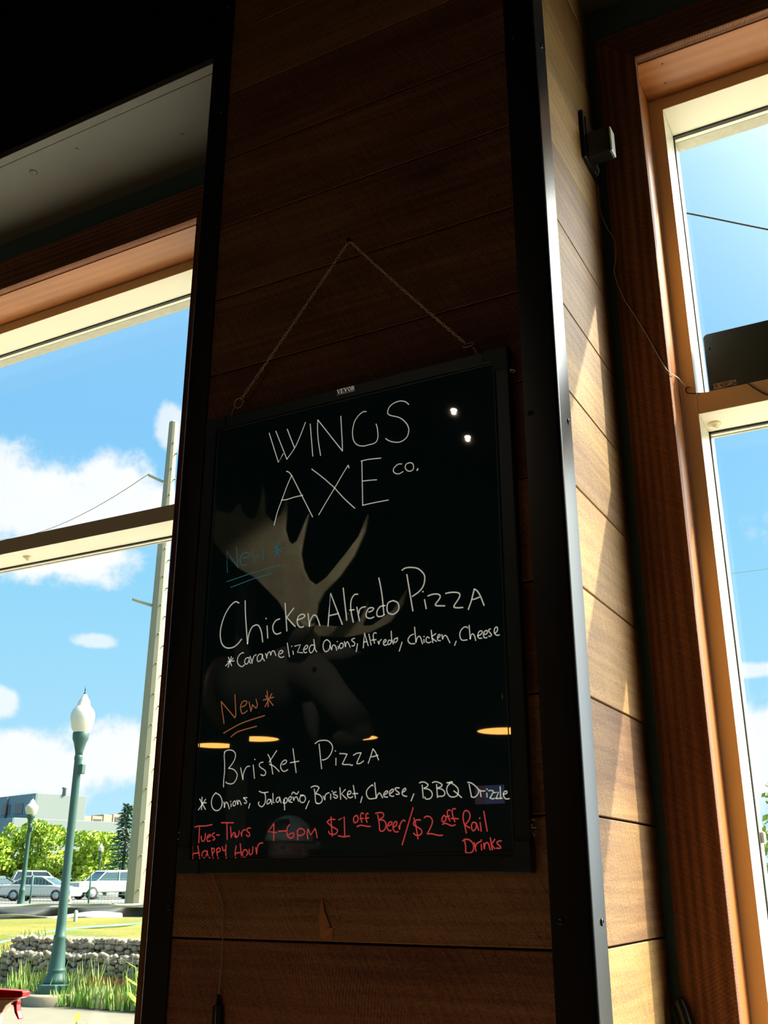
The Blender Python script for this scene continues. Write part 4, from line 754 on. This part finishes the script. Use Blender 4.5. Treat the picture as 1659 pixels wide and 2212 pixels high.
b = MB(); b.face([(-60, .76, -.02), (40, .76, -.02), (40, 60, -.02), (-60, 60, -.02)]); struct(b.build('ground', GRAVEL))
def hgt(x, y):
    # lawn terrace behind the stone wall, sloping down to grade past the wall's left end
    t_ = max(0, min(1, (x+13.2)/1.0)); t_ = t_*t_*(3-2*t_)
    ys = 9.0*(1-t_)+10.52*t_; ln = 3.2*(1-t_)+.10*t_
    k = max(0, min(1, (y-ys)/ln)); k = k*k*(3-2*k)
    r_ = (Vector((x, y))-O2).dot(UU); far = max(0, min(1, (r_-38)/8)); far = far*far*(3-2*far)
    return -.04+.72*k-.36*far + (.05*noise.noise(Vector((x*.25, y*.25, 0)))+.03*noise.noise(Vector((x*.9, y*.9, 3))) if k > .5 else 0)
xs = [-78+2.0*k for k in range(30)]+[-18+.4*k for k in range(55)]; ys_ = [8.8+.12*k for k in range(36)]+[13.2+1.2*k for k in range(58)]
xs = sorted(set(xs)); V = [(x, y, hgt(x, y)) for x in xs for y in ys_]; F = []
for i in range(len(xs)-1):
    for j in range(len(ys_)-1): F.append((i*len(ys_)+j, (i+1)*len(ys_)+j, (i+1)*len(ys_)+j+1, i*len(ys_)+j+1))
b = MB(); b.mesh(V, F, True); lawn = b.build('lawn', GRASS); struct(lawn)
def strip(name, r0, r1, w0, w1, z, material):
    b = MB(); b.face([P2(r0, w0, z), P2(r0, w1, z), P2(r1, w1, z), P2(r1, w0, z)]); o = b.build(name, material); struct(o); return o
b = MB(); b.face([(-9, .77, -.01), (9, .77, -.01), (9, 7.6, -.01), (-7.2, 7.6, -.01)]); struct(b.build('bounce_slab', plain('pale concrete patio', (.50, .47, .40), rough=.9)))  # unseen pale slab added to bounce light up under the window frames
strip('sidewalk', 45.5, 50.5, -40, 40, .40, ROAD); strip('street', 62, 125, -120, 120, .36, ASPH)

# curb-like concrete edge at the left, ground cover in front of the wall
m = MB()
for k in range(9):
    f_ = k/9; x = -17.5+6.2*f_; y = 8.75+1.15*f_*f_
    m.box(x, x+.62, y, y+.50, -.02, .10, 0)
tag(m.build('concrete_edging', plain('pale concrete', (.27, .255, .20), rough=.9, var=.1, scale=5), bevel=.02), 'pale concrete edging below the sloping grass at the far left', 'edging')
m = MB(); rg = random.Random(5)
def tuft(x, y, z, h, n=7, spread=.06, tone=None):
    for _ in range(n):
        a = rg.random()*2*PI; bx, by = x+rg.gauss(0, spread), y+rg.gauss(0, spread); hh = h*(.6+.6*rg.random()); lean = .22*hh; wd = .010+.008*rg.random()
        tx, ty = bx+lean*math.cos(a), by+lean*math.sin(a); s_ = Vector((-math.sin(a), math.cos(a), 0))*wd; rn = (min(1, max(0, rg.gauss(.35 if tone is None else tone, .25))), 0)
        mid = Vector(((bx*2+tx)/3, (by*2+ty)/3, z+hh*.55))
        m.face([Vector((bx, by, z))-s_, Vector((bx, by, z))+s_, mid+s_*.8, mid-s_*.8], rn=rn); m.face([mid-s_*.8, mid+s_*.8, Vector((tx, ty, z+hh))], rn=rn)
for k in range(620):
    f_ = rg.random(); x = -11.9+4.2*f_; y = 9.72+.55*rg.random(); tuft(x, y, 0, .10+.32*rg.random()*rg.random()+(.16 if y > 10.0 else 0), 7, .05, .25+.5*(y > 10.0)*rg.random())
for k in range(420):
    x = -15.5+3.6*rg.random(); y = 9.3+1.5*rg.random(); tuft(x, y, hgt(x, y), .12+.12*rg.random(), 6, .06, .45)
tag(m.build('tall_grass', BLADE), 'tall green and straw coloured grass in front of the stone wall', 'grass', kind='stuff')

# stone filled gabion baskets in two tiers
STONE, t, p = mat('mixed river stones'); rnn = t.node('ShaderNodeUVMap', uv_map='rnd'); rs_ = t.node('ShaderNodeSeparateXYZ'); t.put(rs_.inputs[0], rnn.outputs[0])
t.put(p.inputs['Base Color'], t.mix(rs_.outputs[0], (.18, .135, .085), (.46, .38, .27))); p.inputs['Roughness'].default_value = .8
WIRE = plain('galvanised wire', (.35, .36, .33), rough=.5, metal=.3)
def gabion(label, x0, x1, y0, y1, z0, z1, seed):
    g = thing('gabion_basket', label, 'stone wall', ((x0+x1)/2, y0, z0), 'gabion tiers of the stone wall'); q = random.Random(seed)
    m = MB(); m.box(x0+.06, x1-.06, y0+.10, y1, z0, z1-.05); m.build('core', plain('shadowed stone core', (.05, .045, .04), rough=1), g)
    m = MB(); x = x0+.04
    while x < x1:
        z = z0+.03+q.random()*.05
        while z < z1+.02:
            s_ = .040+.026*q.random(); m.blob((x+q.gauss(0, .02), y0+.05+.02*q.random(), z), (s_*1.15, s_*.9, s_*.85), 1, .35, 1.6, rn=(q.random(), 0), seed=q.random()*50); z += s_*1.5
        x += .078
    x = x0+.04
    while x < x1:
        for yy in (y0+.14, y0+.25, y0+.36):
            if yy < y1: s_ = .044+.024*q.random(); m.blob((x, yy+q.gauss(0, .02), z1-.02), (s_*1.1, s_, s_*.7), 1, .35, 1.6, rn=(q.random(), 0), seed=q.random()*50)
        x += .10
    m.build('stone_fill', STONE, g)
    m = MB(); x = x0
    while x <= x1+.01: m.tube([(x, y0-.03, z0), (x, y0-.03, z1+.03), (x, y1, z1+.03)], .0022, 4); x += .22
    z = z0
    while z <= z1+.04: m.tube([(x0, y0-.03, z), (x1, y0-.03, z)], .0022, 4); z += .19
    m.build('wire_cage', WIRE, g)
gabion('lower tier of stone filled baskets behind the tall grass', -12.45, -6.2, 10.30, 10.75, -.02, .57, 1)
gabion('upper set-back tier of stone filled baskets below the lawn', -12.50, -6.2, 10.50, 10.95, .55, .76, 2)

# street lamps
POST = plain('dark green painted iron', (.030, .085, .072), rough=.5, spec=.4); GLOBE = plain('milky lamp globe', (.62, .60, .48), rough=.35)
CONC = plain('concrete footing', (.27, .23, .155), rough=.9, var=.12, scale=14)
def street_lamp(x, y, z, k, label, foot=True):
    g = thing('street_lamp', label, 'street lamp', (x, y, z), 'acorn globe street lamps')
    if foot: m = MB(); m.lathe([(.42, -.04), (.42, .115), (.39, .14), (0, .14)], x, y, 32, cz=z, caps=False); m.build('concrete_foot', CONC, g)
    b0 = .14 if foot else 0
    m = MB(); m.lathe([(.26, b0), (.26, b0+.105), (.25, b0+.115), (.165, b0+.12)], x, y, 8, cz=z, smooth=False); m.build('base_plate', POST, g)
    m = MB(); m.lathe([(.165, b0+.11), (.165, b0+.15), (.150, b0+.19), (.125, b0+.24), (.120, b0+.27), (.128, b0+.285), (.120, b0+.30), (.112, b0+.32), (.098, b0+.50), (.080, b0+.68), (.086, b0+.70), (.086, b0+.73), (.072, b0+.75), (.068, b0+.90), (.060, 2.0*k), (.056, 3.30*k), (.062, 3.32*k), (.060, 3.36*k), (.052, 3.38*k)], x, y, 20, cz=z); m.build('pole', POST, g)
    for j in range(8):
        pass
    m = MB(); m.lathe([(.052, 3.37*k), (.060, 3.43*k), (.092, 3.56*k), (.118, 3.62*k), (.122, 3.70*k), (.110, 3.72*k)], x, y, 20, cz=z); m.build('fitter', POST, g)
    m = MB(); m.box(x+.05, x+.13, y-.035, y+.035, z+3.10*k, z+3.24*k); m.build('photocell_box', POST, g, bevel=.008)
    m = MB(); m.lathe([(.105, 3.70*k), (.150, 3.78*k), (.178, 3.92*k), (.180, 3.99*k), (.158, 4.05*k), (.120, 4.10*k), (.098, 4.12*k), (.085, 4.19*k), (.060, 4.23*k), (.040, 4.26*k), (.030, 4.29*k), (0, 4.30*k)], x, y, 24, cz=z, caps=False); gl = m.build('globe', GLOBE, g)
    m = MB(); m.lathe([(.018, 4.29*k), (.022, 4.31*k), (.008, 4.33*k), (.012, 4.35*k), (.002, 4.44*k)], x, y, 10, cz=z); m.build('finial', POST, gl)
street_lamp(-10.884, 9.932, -.02, 1.0, 'large green street lamp on a round concrete foot in front of the stone wall')
street_lamp(-22.87, 20.36, .60, .745, 'slimmer green street lamp behind the construction fence', False)
street_lamp(-52.95, 55.34, .33, .86, 'distant small street lamp among the trees', False)

# steel transmission pole with insulators
POLE = plain('pale weathered steel pole', (.30, .285, .20), rough=.75, var=.06, scale=2)
g = thing('utility_pole', 'tall pale steel utility pole behind the lawn', 'utility pole', (-21.95, 24.07, .55))
m = MB(); m.lathe([(.33, 0), (.29, 5), (.22, 12), (.165, 16.62), (.14, 16.66), (0, 16.66)], -21.95, 24.07, 12, cz=.55, caps=False, smooth=False); m.build('shaft', POLE, g)
BOLT = plain('step bolts', (.20, .19, .16), rough=.5, metal=.3)
q = 0
z = 1.3
while z < 16.6:
    rr_ = .33-(z-.55)*.0100; sd = 1 if q % 2 else -1
    dv = (WW*.75-UU*.66) if sd > 0 else (WW*.10-UU*.99)
    bx, by = -21.95+dv.x*rr_, 24.07+dv.y*rr_
    m = MB(); m.tube([(bx, by, z), (bx+dv.x*.10, by+dv.y*.10, z+.02)], .022, 6); m.build('step_bolt', BOLT, g); z += .38 if q % 2 else .62; q += 1
INS = plain('grey polymer insulator', (.36, .40, .36), rough=.5)
for (a, b2) in (((-22.10, 23.93, 14.86), (-22.50, 23.58, 15.08)), ((-22.12, 23.91, 10.33), (-22.62, 23.47, 10.52))):
    m = MB(); A, B = Vector(a), Vector(b2); N = 9; pts = []; rad = []
    for k in range(N*2+1): pts.append(A.lerp(B, k/(N*2))); rad.append(.065 if k % 2 else .035)
    m.tube(pts, rad, 10); m.build('insulator', INS, g)
CABLE = plain('aluminium conductor', (.30, .33, .30), rough=.6)
m = MB(); m.tube([Vector((-22.50, 23.58, 15.10)).lerp(Vector((-48.0, 36.5, 20.8)), k/16)+Vector((0, 0, -1.1*4*(k/16)*(1-k/16)))  for k in range(17)], .014, 5)
tag(m.build('power_line', CABLE), 'thin conductor leading left from the upper insulator of the pole', 'power line')
m = MB(); A = Vector((-9.0, 27.5, 24.6)); B = Vector((9.0, 29.7, 17.0)); m.tube([A.lerp(B, k/24)+Vector((0, 0, .25*math.sin(k/24*2*PI*1.4))) for k in range(25)], .030, 6)
tag(m.build('overhead_cable', plain('dark overhead cable', (.05, .05, .05), rough=.6)), 'dark overhead cable crossing the sky in the right window', 'cable')
m = MB(); A = Vector((-12.0, 40, 13.6)); B = Vector((9.0, 40, 14.3)); m.tube([A.lerp(B, k/12)+Vector((0, 0, -.5*4*(k/12)*(1-k/12))) for k in range(13)], .010, 5)
tag(m.build('overhead_cable', plain('thin overhead wire', (.25, .32, .36), rough=.6)), 'fine overhead wire low in the lower right pane', 'cable')

# silt fence, mesh fence, stakes and markers
BLKF = plain('black silt fabric', (.022, .026, .028), rough=.6, var=.3, scale=3); WHTF = plain('white sheeting', (.36, .38, .36), rough=.6)
def sheet(name, material, label, r0, w0, r1, w1, z0, z1, amp, seed, cat):
    q = random.Random(seed); V = []; F = []; n = 40
    for k in range(n+1):
        f_ = k/n; r_, w_ = r0+(r1-r0)*f_, w0+(w1-w0)*f_
        for j in range(5):
            h = j/4; d = amp*noise.noise(Vector((f_*9, h*2.5, seed))); x, y, _ = P2(r_+d, w_)
            V.append((x, y, z0+(z1-z0)*h*(1+.25*noise.noise(Vector((f_*6, seed, 0))))))
    for k in range(n):
        for j in range(4): F.append((k*5+j, (k+1)*5+j, (k+1)*5+j+1, k*5+j+1))
    b = MB(); b.mesh(V, F, True); o = b.build(name, material); sm2 = o.modifiers.new('solid', 'SOLIDIFY'); sm2.thickness = .006
    return tag(o, label, cat)
sheet('silt_fence', BLKF, 'sagging black silt fence fabric between the lawn and the street', 28.6, -4.0, 29.4, 4.6, .52, .96, .35, 2, 'silt fence')
sheet('plastic_sheet', WHTF, 'white plastic sheeting bunched along the left of the silt fence', 27.4, -5.5, 28.1, 1.8, .50, .80, .5, 6, 'sheet')
sheet('plastic_sheet', WHTF, 'white plastic strip draped over the top of the black silt fence', 28.3, -3.0, 29.1, 3.6, .92, 1.02, .12, 9, 'sheet')
TPOST = plain('teal painted post', (.03, .15, .13), rough=.5); WOODP = plain('weathered stake', (.16, .10, .06), rough=.9); CREAM = plain('cream marker post', (.55, .50, .36), rough=.6)
def post(name, px_w, r_, z0, z1, rad, material, label, cat, group=None):
    x, y, _ = P2(r_, px_w); m = MB(); m.lathe([(rad, z0), (rad, z1-.02), (rad*.6, z1)], x, y, 10); return tag(m.build(name, material), label, cat, group)
post('fence_stake', -3.35, 28.5, .45, 1.18, .030, WOODP, 'brown stake at the left of the silt fence', 'stake')
mf = thing('mesh_fence', 'see-through wire mesh fence along the street edge', 'fence', P2(36, 0, .5))
m = MB()
for k in range(90):
    w_ = -4.6+k*.105; x, y, _ = P2(36, w_); m.tube([(x, y, .62), (x, y, 1.62)], .0035, 4)
for z in (.66, .90, 1.14, 1.38, 1.62): m.tube([P2(36, -4.6, z), P2(36, 4.8, z)], .005, 4)
m.build('wire_mesh', TPOST, mf)
for w_ in (-3.9, -2.4, -.6, 1.2, 3.0, 4.6):
    x, y, _ = P2(36.05, w_); m = MB(); m.lathe([(.028, .45), (.028, 1.72), (.012, 1.76)], x, y, 8); m.build('post', TPOST, mf)
# green T topped post and cream marker with orange reflector
x, y, _ = P2(35.2, 2.60); tp = thing('sign_post', 'teal post with short cross head in front of the pale pickup', 'post', (x, y, .5))
m = MB(); m.lathe([(.07, .5), (.055, 1.3), (.055, 1.42)], x, y, 10); m.build('shaft', TPOST, tp)
m = MB(); m.tube([(x-WW.x*.28, y-WW.y*.28, 1.45), (x+WW.x*.28, y+WW.y*.28, 1.45)], .05, 8); m.build('cross_head', TPOST, tp)
x, y, _ = P2(35.0, .52); mk = thing('marker_post', 'cream marker post with orange spot in front of the white sedan', 'marker post', (x, y, .6))
m = MB(); m.lathe([(.13, .55), (.13, 1.0), (.10, 1.12), (0, 1.15)], x, y, 14, caps=False); m.build('body', CREAM, mk)
m = MB(); m.blob((x-UU.x*.11+WW.x*.05, y-UU.y*.11+WW.y*.05, 1.0), (.05, .05, .06), 1); m.build('reflector', plain('orange reflector', (.8, .20, .03), rough=.4), mk)
for (r_, w_, lb) in ((20.9, -1.77, 'short white stake left of the large lamp'), (25.5, .60, 'short white stake right of the large lamp'), (32.0, 3.75, 'white pipe stub at the foot of the utility pole')):
    x, y, _ = P2(r_, w_); m = MB(); m.lathe([(.045, .45), (.045, .92), (.02, .95)], x, y, 8); tag(m.build('marker_stake', CREAM), lb, 'stake', 'white lawn stakes')
m = MB(); m.tube(spline([(-13.9, 10.9, hgt(-13.9, 10.9)+.04), (-13.7, 11.35, .60), (-14.0, 12.4, .68), (-14.9, 14.4, .70), (-15.3, 16.5, .70), (-16.6, 18.6, .70), (-18.5, 21.5, .70)], 6), .026, 8)
tag(m.build('green_hose', plain('pale green hose', (.08, .20, .13), rough=.5)), 'pale green hose lying across the lawn', 'hose')
# street name sign
x, y, _ = P2(37.2, -3.15); ss = thing('street_sign', 'small teal street name sign on a pale post at the left edge', 'sign', (x, y, .4))
m = MB(); m.lathe([(.04, .3), (.04, 2.05)], x, y, 8); m.build('post', CREAM, ss)
def quadbox(m, r_, w0, w1, z0, z1, th):
    P = [P2(r_, w0), P2(r_, w1), P2(r_+th, w1), P2(r_+th, w0)]
    m.prism([(q[0], q[1]) for q in P], 2, z0, z1)
m = MB(); quadbox(m, 37.1, -3.75, -2.75, 1.84, 2.06, .04); pl = m.build('plate', plain('teal sign plate', (.03, .30, .22), rough=.45), ss)
FL = plain('faded sign letters', (.22, .42, .36), rough=.5)
for (a, b2) in ((-3.6, -3.5), (-3.42, -3.30), (-3.26, -3.12), (-3.02, -2.90)): m = MB(); quadbox(m, 37.09, a, b2, 1.90, 1.99, .008); m.build('faded_letter', FL, pl)

# parked cars
def xf(m, x, y, z, ang):
    R = Matrix.Rotation(ang, 3, 'Z')
    m.v = [R @ v + Vector((x, y, z)) for v in m.v]; return m
TAIL = plain('red tail light', (.5, .03, .03), rough=.3); TYRE = plain('tyre rubber', (.02, .02, .02), rough=.8); RIM = plain('alloy rim', (.45, .45, .43), rough=.35, metal=.5); CGL = plain('car window glass', (.05, .09, .11), rough=.08)
def car(r_, w_, ang, colr, kind, label):
    x, y, _ = P2(r_, w_); z = .36; a = math.atan2(WW.y, WW.x)+ang
    g = thing('car', label, 'car', (x, y, z), 'cars parked across the street')
    paint = plain('car paint', colr, rough=.25, spec=.6)
    if kind == 'sedan':
        body = [(-2.33, .30), (2.28, .26), (2.36, .55), (2.28, .74), (1.15, .93), (-1.55, .98), (-2.25, .95), (-2.36, .62)]
        cab = [(1.20, .92), (.35, 1.36), (-.75, 1.40), (-1.75, .97)]; roof = [(.42, 1.34), (.30, 1.43), (-.72, 1.46), (-.86, 1.38)]; wb = 1.38; wr = .33
    else:
        body = [(-2.85, .48), (2.75, .42), (2.85, .70), (2.78, 1.08), (1.35, 1.16), (1.30, 1.18), (-2.85, 1.16)]
        cab = [(1.42, 1.14), (.72, 1.74), (-1.15, 1.78), (-1.50, 1.15)]; roof = [(.80, 1.72), (.66, 1.83), (-1.12, 1.86), (-1.25, 1.74)]; wb = 1.75; wr = .40
    m = MB(); m.prism(body, 1, -.88, .88); xf(m, x, y, z, a); m.build('body', paint, g, bevel=.10, seg=3, weld=True)
    m = MB(); m.prism(cab, 1, -.74, .74); xf(m, x, y, z, a); m.build('windows', CGL, g, bevel=.05, weld=True)
    m = MB(); m.prism(roof, 1, -.75, .75)
    for px_ in (cab[0], cab[-1]):
        ro = roof[0] if px_ is cab[0] else roof[-1]
        for sy_ in (-.76, .76): m.tube([(px_[0], sy_, px_[1]), (ro[0], sy_*.98, ro[1])], .045, 6)
    for sy_ in (-.76, .76): m.tube([(-.25, sy_, cab[0][1]), (-.25, sy_*.98, roof[1][1]-.05)], .045, 6)
    xf(m, x, y, z, a); m.build('roof', paint, g, bevel=.03, weld=False)
    for sx_ in (-1, 1):
        for sy_ in (-1, 1):
            m = MB(); m.lathe([(wr*.55, -.02), (wr, -.01), (wr, .20), (wr*.55, .21)], sx_*wb, sy_*.80-.10, 20, axis=1, cz=wr); xf(m, x, y, z, a); wh = m.build('wheel', TYRE, g)
            m = MB(); m.lathe([(0, -.03), (wr*.62, -.022), (wr*.66, 0), (wr*.66, .19), (wr*.62, .212), (0, .22)], sx_*wb, sy_*.80-.10, 16, axis=1, cz=wr, caps=False); xf(m, x, y, z, a); m.build('rim', RIM, wh)
    f = body[1][0]; zb = .72 if kind == 'sedan' else .95
    for sy_ in (-1, 1):
        m = MB(); m.blob((f, sy_*.62, zb-.05), (.07, .20, .08), 1); xf(m, x, y, z, a); m.build('headlight', RIM, g)
        m = MB(); m.blob((body[0][0]+.02, sy_*.66, zb+.08), (.05, .16, .08), 1); xf(m, x, y, z, a); m.build('tail_light', TAIL, g)
car(70, -.55, -.45, (.62, .60, .54), 'sedan', 'white sedan parked behind the large street lamp')
car(75, 3.75, PI+.5, (.46, .46, .42), 'truck', 'pale silver pickup parked next to the utility pole')
car(73.5, -3.95, PI+.7, (.025, .05, .085), 'sedan', 'dark blue sedan parked left of the white sedan')
car(79, -1.2, .1, (.55, .55, .50), 'truck', 'pale pickup parked behind the white sedan')

# trees across the street
def leafmat(nm, c0, c1):
    mm, t, p = mat(nm); rnn = t.node('ShaderNodeUVMap', uv_map='rnd'); s_ = t.node('ShaderNodeSeparateXYZ'); t.put(s_.inputs[0], rnn.outputs[0])
    t.put(p.inputs['Base Color'], t.mix(s_.outputs[0], c0, c1)); p.inputs['Roughness'].default_value = .7
    return mm
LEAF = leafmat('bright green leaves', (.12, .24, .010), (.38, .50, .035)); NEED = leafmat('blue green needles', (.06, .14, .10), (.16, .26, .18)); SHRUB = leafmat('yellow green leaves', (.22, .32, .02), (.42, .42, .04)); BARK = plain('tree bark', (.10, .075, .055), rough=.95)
def leaves(m, c_, rad, n, size, q):
    for _ in range(n):
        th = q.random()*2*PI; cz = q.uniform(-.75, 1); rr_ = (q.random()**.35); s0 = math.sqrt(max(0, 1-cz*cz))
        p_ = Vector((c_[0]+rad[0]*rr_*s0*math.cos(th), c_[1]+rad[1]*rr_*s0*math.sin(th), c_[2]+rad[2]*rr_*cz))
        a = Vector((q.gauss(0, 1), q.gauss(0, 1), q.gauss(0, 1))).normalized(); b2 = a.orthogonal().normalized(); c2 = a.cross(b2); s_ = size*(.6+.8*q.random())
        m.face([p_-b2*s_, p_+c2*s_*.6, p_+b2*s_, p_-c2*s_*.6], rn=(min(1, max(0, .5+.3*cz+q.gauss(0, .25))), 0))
def tree(r_, w_, h, wd, seed, label):
    x, y, _ = P2(r_, w_); z = .36; q = random.Random(seed)
    g = thing('deciduous_tree', label, 'tree', (x, y, z), 'leafy trees behind the parked cars')
    m = MB(); m.tube([(x, y, z-.1), (x+.05, y, z+h*.3), (x+.1, y+.1, z+h*.7)], [.16, .12, .05], 8)
    for k in range(4): a = k*1.6+q.random(); m.tube([(x+.05, y, z+h*(.28+.06*k)), (x+wd*.35*math.cos(a), y+wd*.35*math.sin(a), z+h*(.5+.08*k))], [.06, .02], 6)
    m.build('trunk', BARK, g)
    m = MB()
    for k in range(14):
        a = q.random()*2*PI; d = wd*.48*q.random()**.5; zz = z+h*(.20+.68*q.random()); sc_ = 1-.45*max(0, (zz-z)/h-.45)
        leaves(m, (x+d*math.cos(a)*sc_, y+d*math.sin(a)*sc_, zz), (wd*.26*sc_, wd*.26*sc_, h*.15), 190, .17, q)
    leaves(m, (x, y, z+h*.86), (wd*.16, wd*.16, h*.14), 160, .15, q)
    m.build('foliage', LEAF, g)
for (r_, w_, h, wd, sd, lb) in ((86, -5.6, 4.9, 4.2, 1, 'leafy tree at the left window edge behind the blue sedan'), (88, -3.5, 5.4, 4.4, 2, 'leafy tree behind the slimmer street lamp'), (87, -1.2, 5.7, 4.4, 3, 'tallest leafy tree, left of the large lamp pole'), (84, 1.0, 4.9, 4.0, 4, 'leafy tree just right of the large lamp pole'),
                          (88, 2.9, 5.0, 4.6, 5, 'leafy tree around the distant street lamp'), (92, 4.3, 5.0, 3.6, 6, 'leafy tree left of the conifer'), (95, -8.6, 6.3, 5.0, 7, 'leafy tree partly outside the left window edge')):
    tree(r_, w_, h, wd, sd, lb)
x, y, _ = P2(83, 5.05); g = thing('conifer', 'blue green conifer beside the utility pole', 'tree', (x, y, .36)); q = random.Random(9)
m = MB(); m.tube([(x, y, .3), (x, y, 7.2)], [.18, .02], 8); m.build('trunk', BARK, g)
m = MB()
for k in range(24):
    z = 1.0+k*.26; R_c = (1-(k/25))*1.55+.12
    for j in range(9):
        a = j*2*PI/9+k*.7+q.random()*.4; rr_ = R_c*(.75+.4*q.random())
        for s_ in range(9):
            f_ = (s_+1)/9; p_ = Vector((x+rr_*f_*math.cos(a), y+rr_*f_*math.sin(a), z-.28*f_*rr_*.5+q.gauss(0, .05))); d = Vector((math.cos(a+q.gauss(0, .7)), math.sin(a+q.gauss(0, .7)), q.gauss(-.1, .3))); n_ = d.cross(Vector((q.gauss(0, .4), q.gauss(0, .4), 1))).normalized()
            m.face([p_-n_*.11, p_+d*.36, p_+n_*.11, p_-d*.06], rn=(min(1, max(0, q.gauss(.5, .25))), 0))
m.build('needles', NEED, g)

# commercial building beyond
WBL = plain('pale blue grey wall panels', (.16, .26, .29), rough=.8); WWH = plain('pale mint wall panels', (.165, .20, .185), rough=.8); TANR = plain('tan rooftop units', (.30, .25, .18), rough=.8); DKW = plain('dark window glass', (.10, .085, .085), rough=.3)
bd = thing('commercial_building', 'large pale flat roofed building beyond the trees', 'building', P2(130, 0, 0))
def slab(name, pts, z0, z1, material, parent): m = MB(); m.prism(pts, 2, z0, z1); return m.build(name, material, parent, bevel=.05, weld=True)
c0 = Vector((-94.808, 85.177))
dl = Vector((-.963, .272)); dr = Vector((.272, .963))
def quad(c_, ll, lr): return [tuple(c_), tuple(c_+dr*lr), tuple(c_+dr*lr+dl*ll), tuple(c_+dl*ll)]
big = c0
slab('lower_storey', quad(c0, 25, 60), 0, 8.35, WWH, bd)
m = MB(); A, B = c0, c0+dl*25; nn = Vector((dl.y, -dl.x)); nn = -nn if nn.dot(O2-c0) < 0 else nn
m.prism([tuple(A+nn*.02), tuple(B+nn*.02), tuple(B+nn*.12), tuple(A+nn*.12)], 2, 0, 8.3); m.build('side_wall', WBL, bd)
c1 = Vector((-94.157, 87.647)); up = slab('upper_storey', quad(c1, 30, 6.6), 8.0, 11.25, WWH, bd)
A, B = c1, c1+dl*30
m = MB(); m.prism([tuple(A+nn*.02), tuple(B+nn*.02), tuple(B+nn*.12), tuple(A+nn*.12)], 2, 8.3, 11.2); m.build('upper_side_wall', WBL, bd)
for (d0, d1) in ((2.8, 4.8), (6.0, 8.0)):
    m = MB(); m.prism([tuple(c1+dl*d0+nn*.1), tuple(c1+dl*d1+nn*.1), tuple(c1+dl*d1+nn*.2), tuple(c1+dl*d0+nn*.2)], 2, 9.0, 10.2); m.build('window', DKW, bd)
m = MB(); m.tube([tuple(c1+dl*6.7+nn*.3)+(8.4,), tuple(c1+dl*6.7+nn*.3)+(11.1,)], .10, 6); m.build('downpipe', DKW, bd)
m = MB(); q2 = c1+dr*3.0-nn*.5; m.lathe([(.22, 11.2), (.22, 11.9), (.30, 11.95), (.30, 12.1)], q2.x, q2.y, 10); m.build('roof_vent', WWH, bd)
nr = Vector((dr.y, -dr.x)); nr = -nr if nr.dot(O2-c0) < 0 else nr
for (d0, d1, z1, dk) in ((9.4, 10.4, 8.95, 0), (10.5, 11.95, 9.0, 1), (12.05, 13.3, 9.25, 0), (13.4, 15.3, 9.35, 1)):
    a_, b_2 = c0+dr*d0-nr*.6, c0+dr*d1-nr*.6
    ru = slab('rooftop_unit', [tuple(a_), tuple(b_2), tuple(b_2-nr*3), tuple(a_-nr*3)], 8.3, z1, TANR, bd)
    if dk: m = MB(); a2, b2_ = a_.lerp(b_2, .15)+nr*.05, a_.lerp(b_2, .9)+nr*.05; m.prism([tuple(a2), tuple(b2_), tuple(b2_-nr*.1), tuple(a2-nr*.1)], 2, 8.45, z1-.35); m.build('louvre', DKW, ru)

# plants close to the glass
def lily(x, y, z, h, n, seed, label):
    q = random.Random(seed); g = thing('leafy_plant', label, 'plant', (x, y, 0), 'young plants close outside the left window'); m = MB()
    m.tube([(x, y, 0), (x+.01, y, z+h)], [.010, .005], 6); m.build('stem', LEAF, g); m = MB()
    for k in range(n):
        a = k*2.4+q.random(); zz = z+h*(k+1)/n; L_ = .085+.03*q.random(); d = Vector((math.cos(a), math.sin(a), .55)).normalized(); s_ = d.cross(Vector((0, 0, 1))).normalized(); p_ = Vector((x, y, zz))
        pts = [(0, .004), (.35, .020), (.7, .016), (1, .002)]
        for (f0, w0), (f1, w1) in zip(pts, pts[1:]): m.face([p_+d*L_*f0-s_*w0, p_+d*L_*f1-s_*w1, p_+d*L_*f1+s_*w1, p_+d*L_*f0+s_*w0], rn=(q.random(), 0))
    m.build('leaves', SHRUB, g)
lily(-3.775, 3.43, .88, .26, 9, 1, 'yellow green leafy plant tucked against the pier edge')
lily(-4.02, 3.21, .55, .30, 7, 2, 'yellow green shoots at the bottom of the left window')
lily(-3.84, 3.10, .50, .24, 6, 3, 'yellow green shoots at the lower right corner of the left window')
x, y = -1.75, 18.3; g = thing('shrub', 'bright green shrub at the right edge of the right window', 'shrub', (x, y, 0)); q = random.Random(4)
m = MB(); m.tube([(x, y, 0), (x, y+.1, 2.2)], [.08, .03], 8); m.build('trunk', BARK, g)
m = MB()
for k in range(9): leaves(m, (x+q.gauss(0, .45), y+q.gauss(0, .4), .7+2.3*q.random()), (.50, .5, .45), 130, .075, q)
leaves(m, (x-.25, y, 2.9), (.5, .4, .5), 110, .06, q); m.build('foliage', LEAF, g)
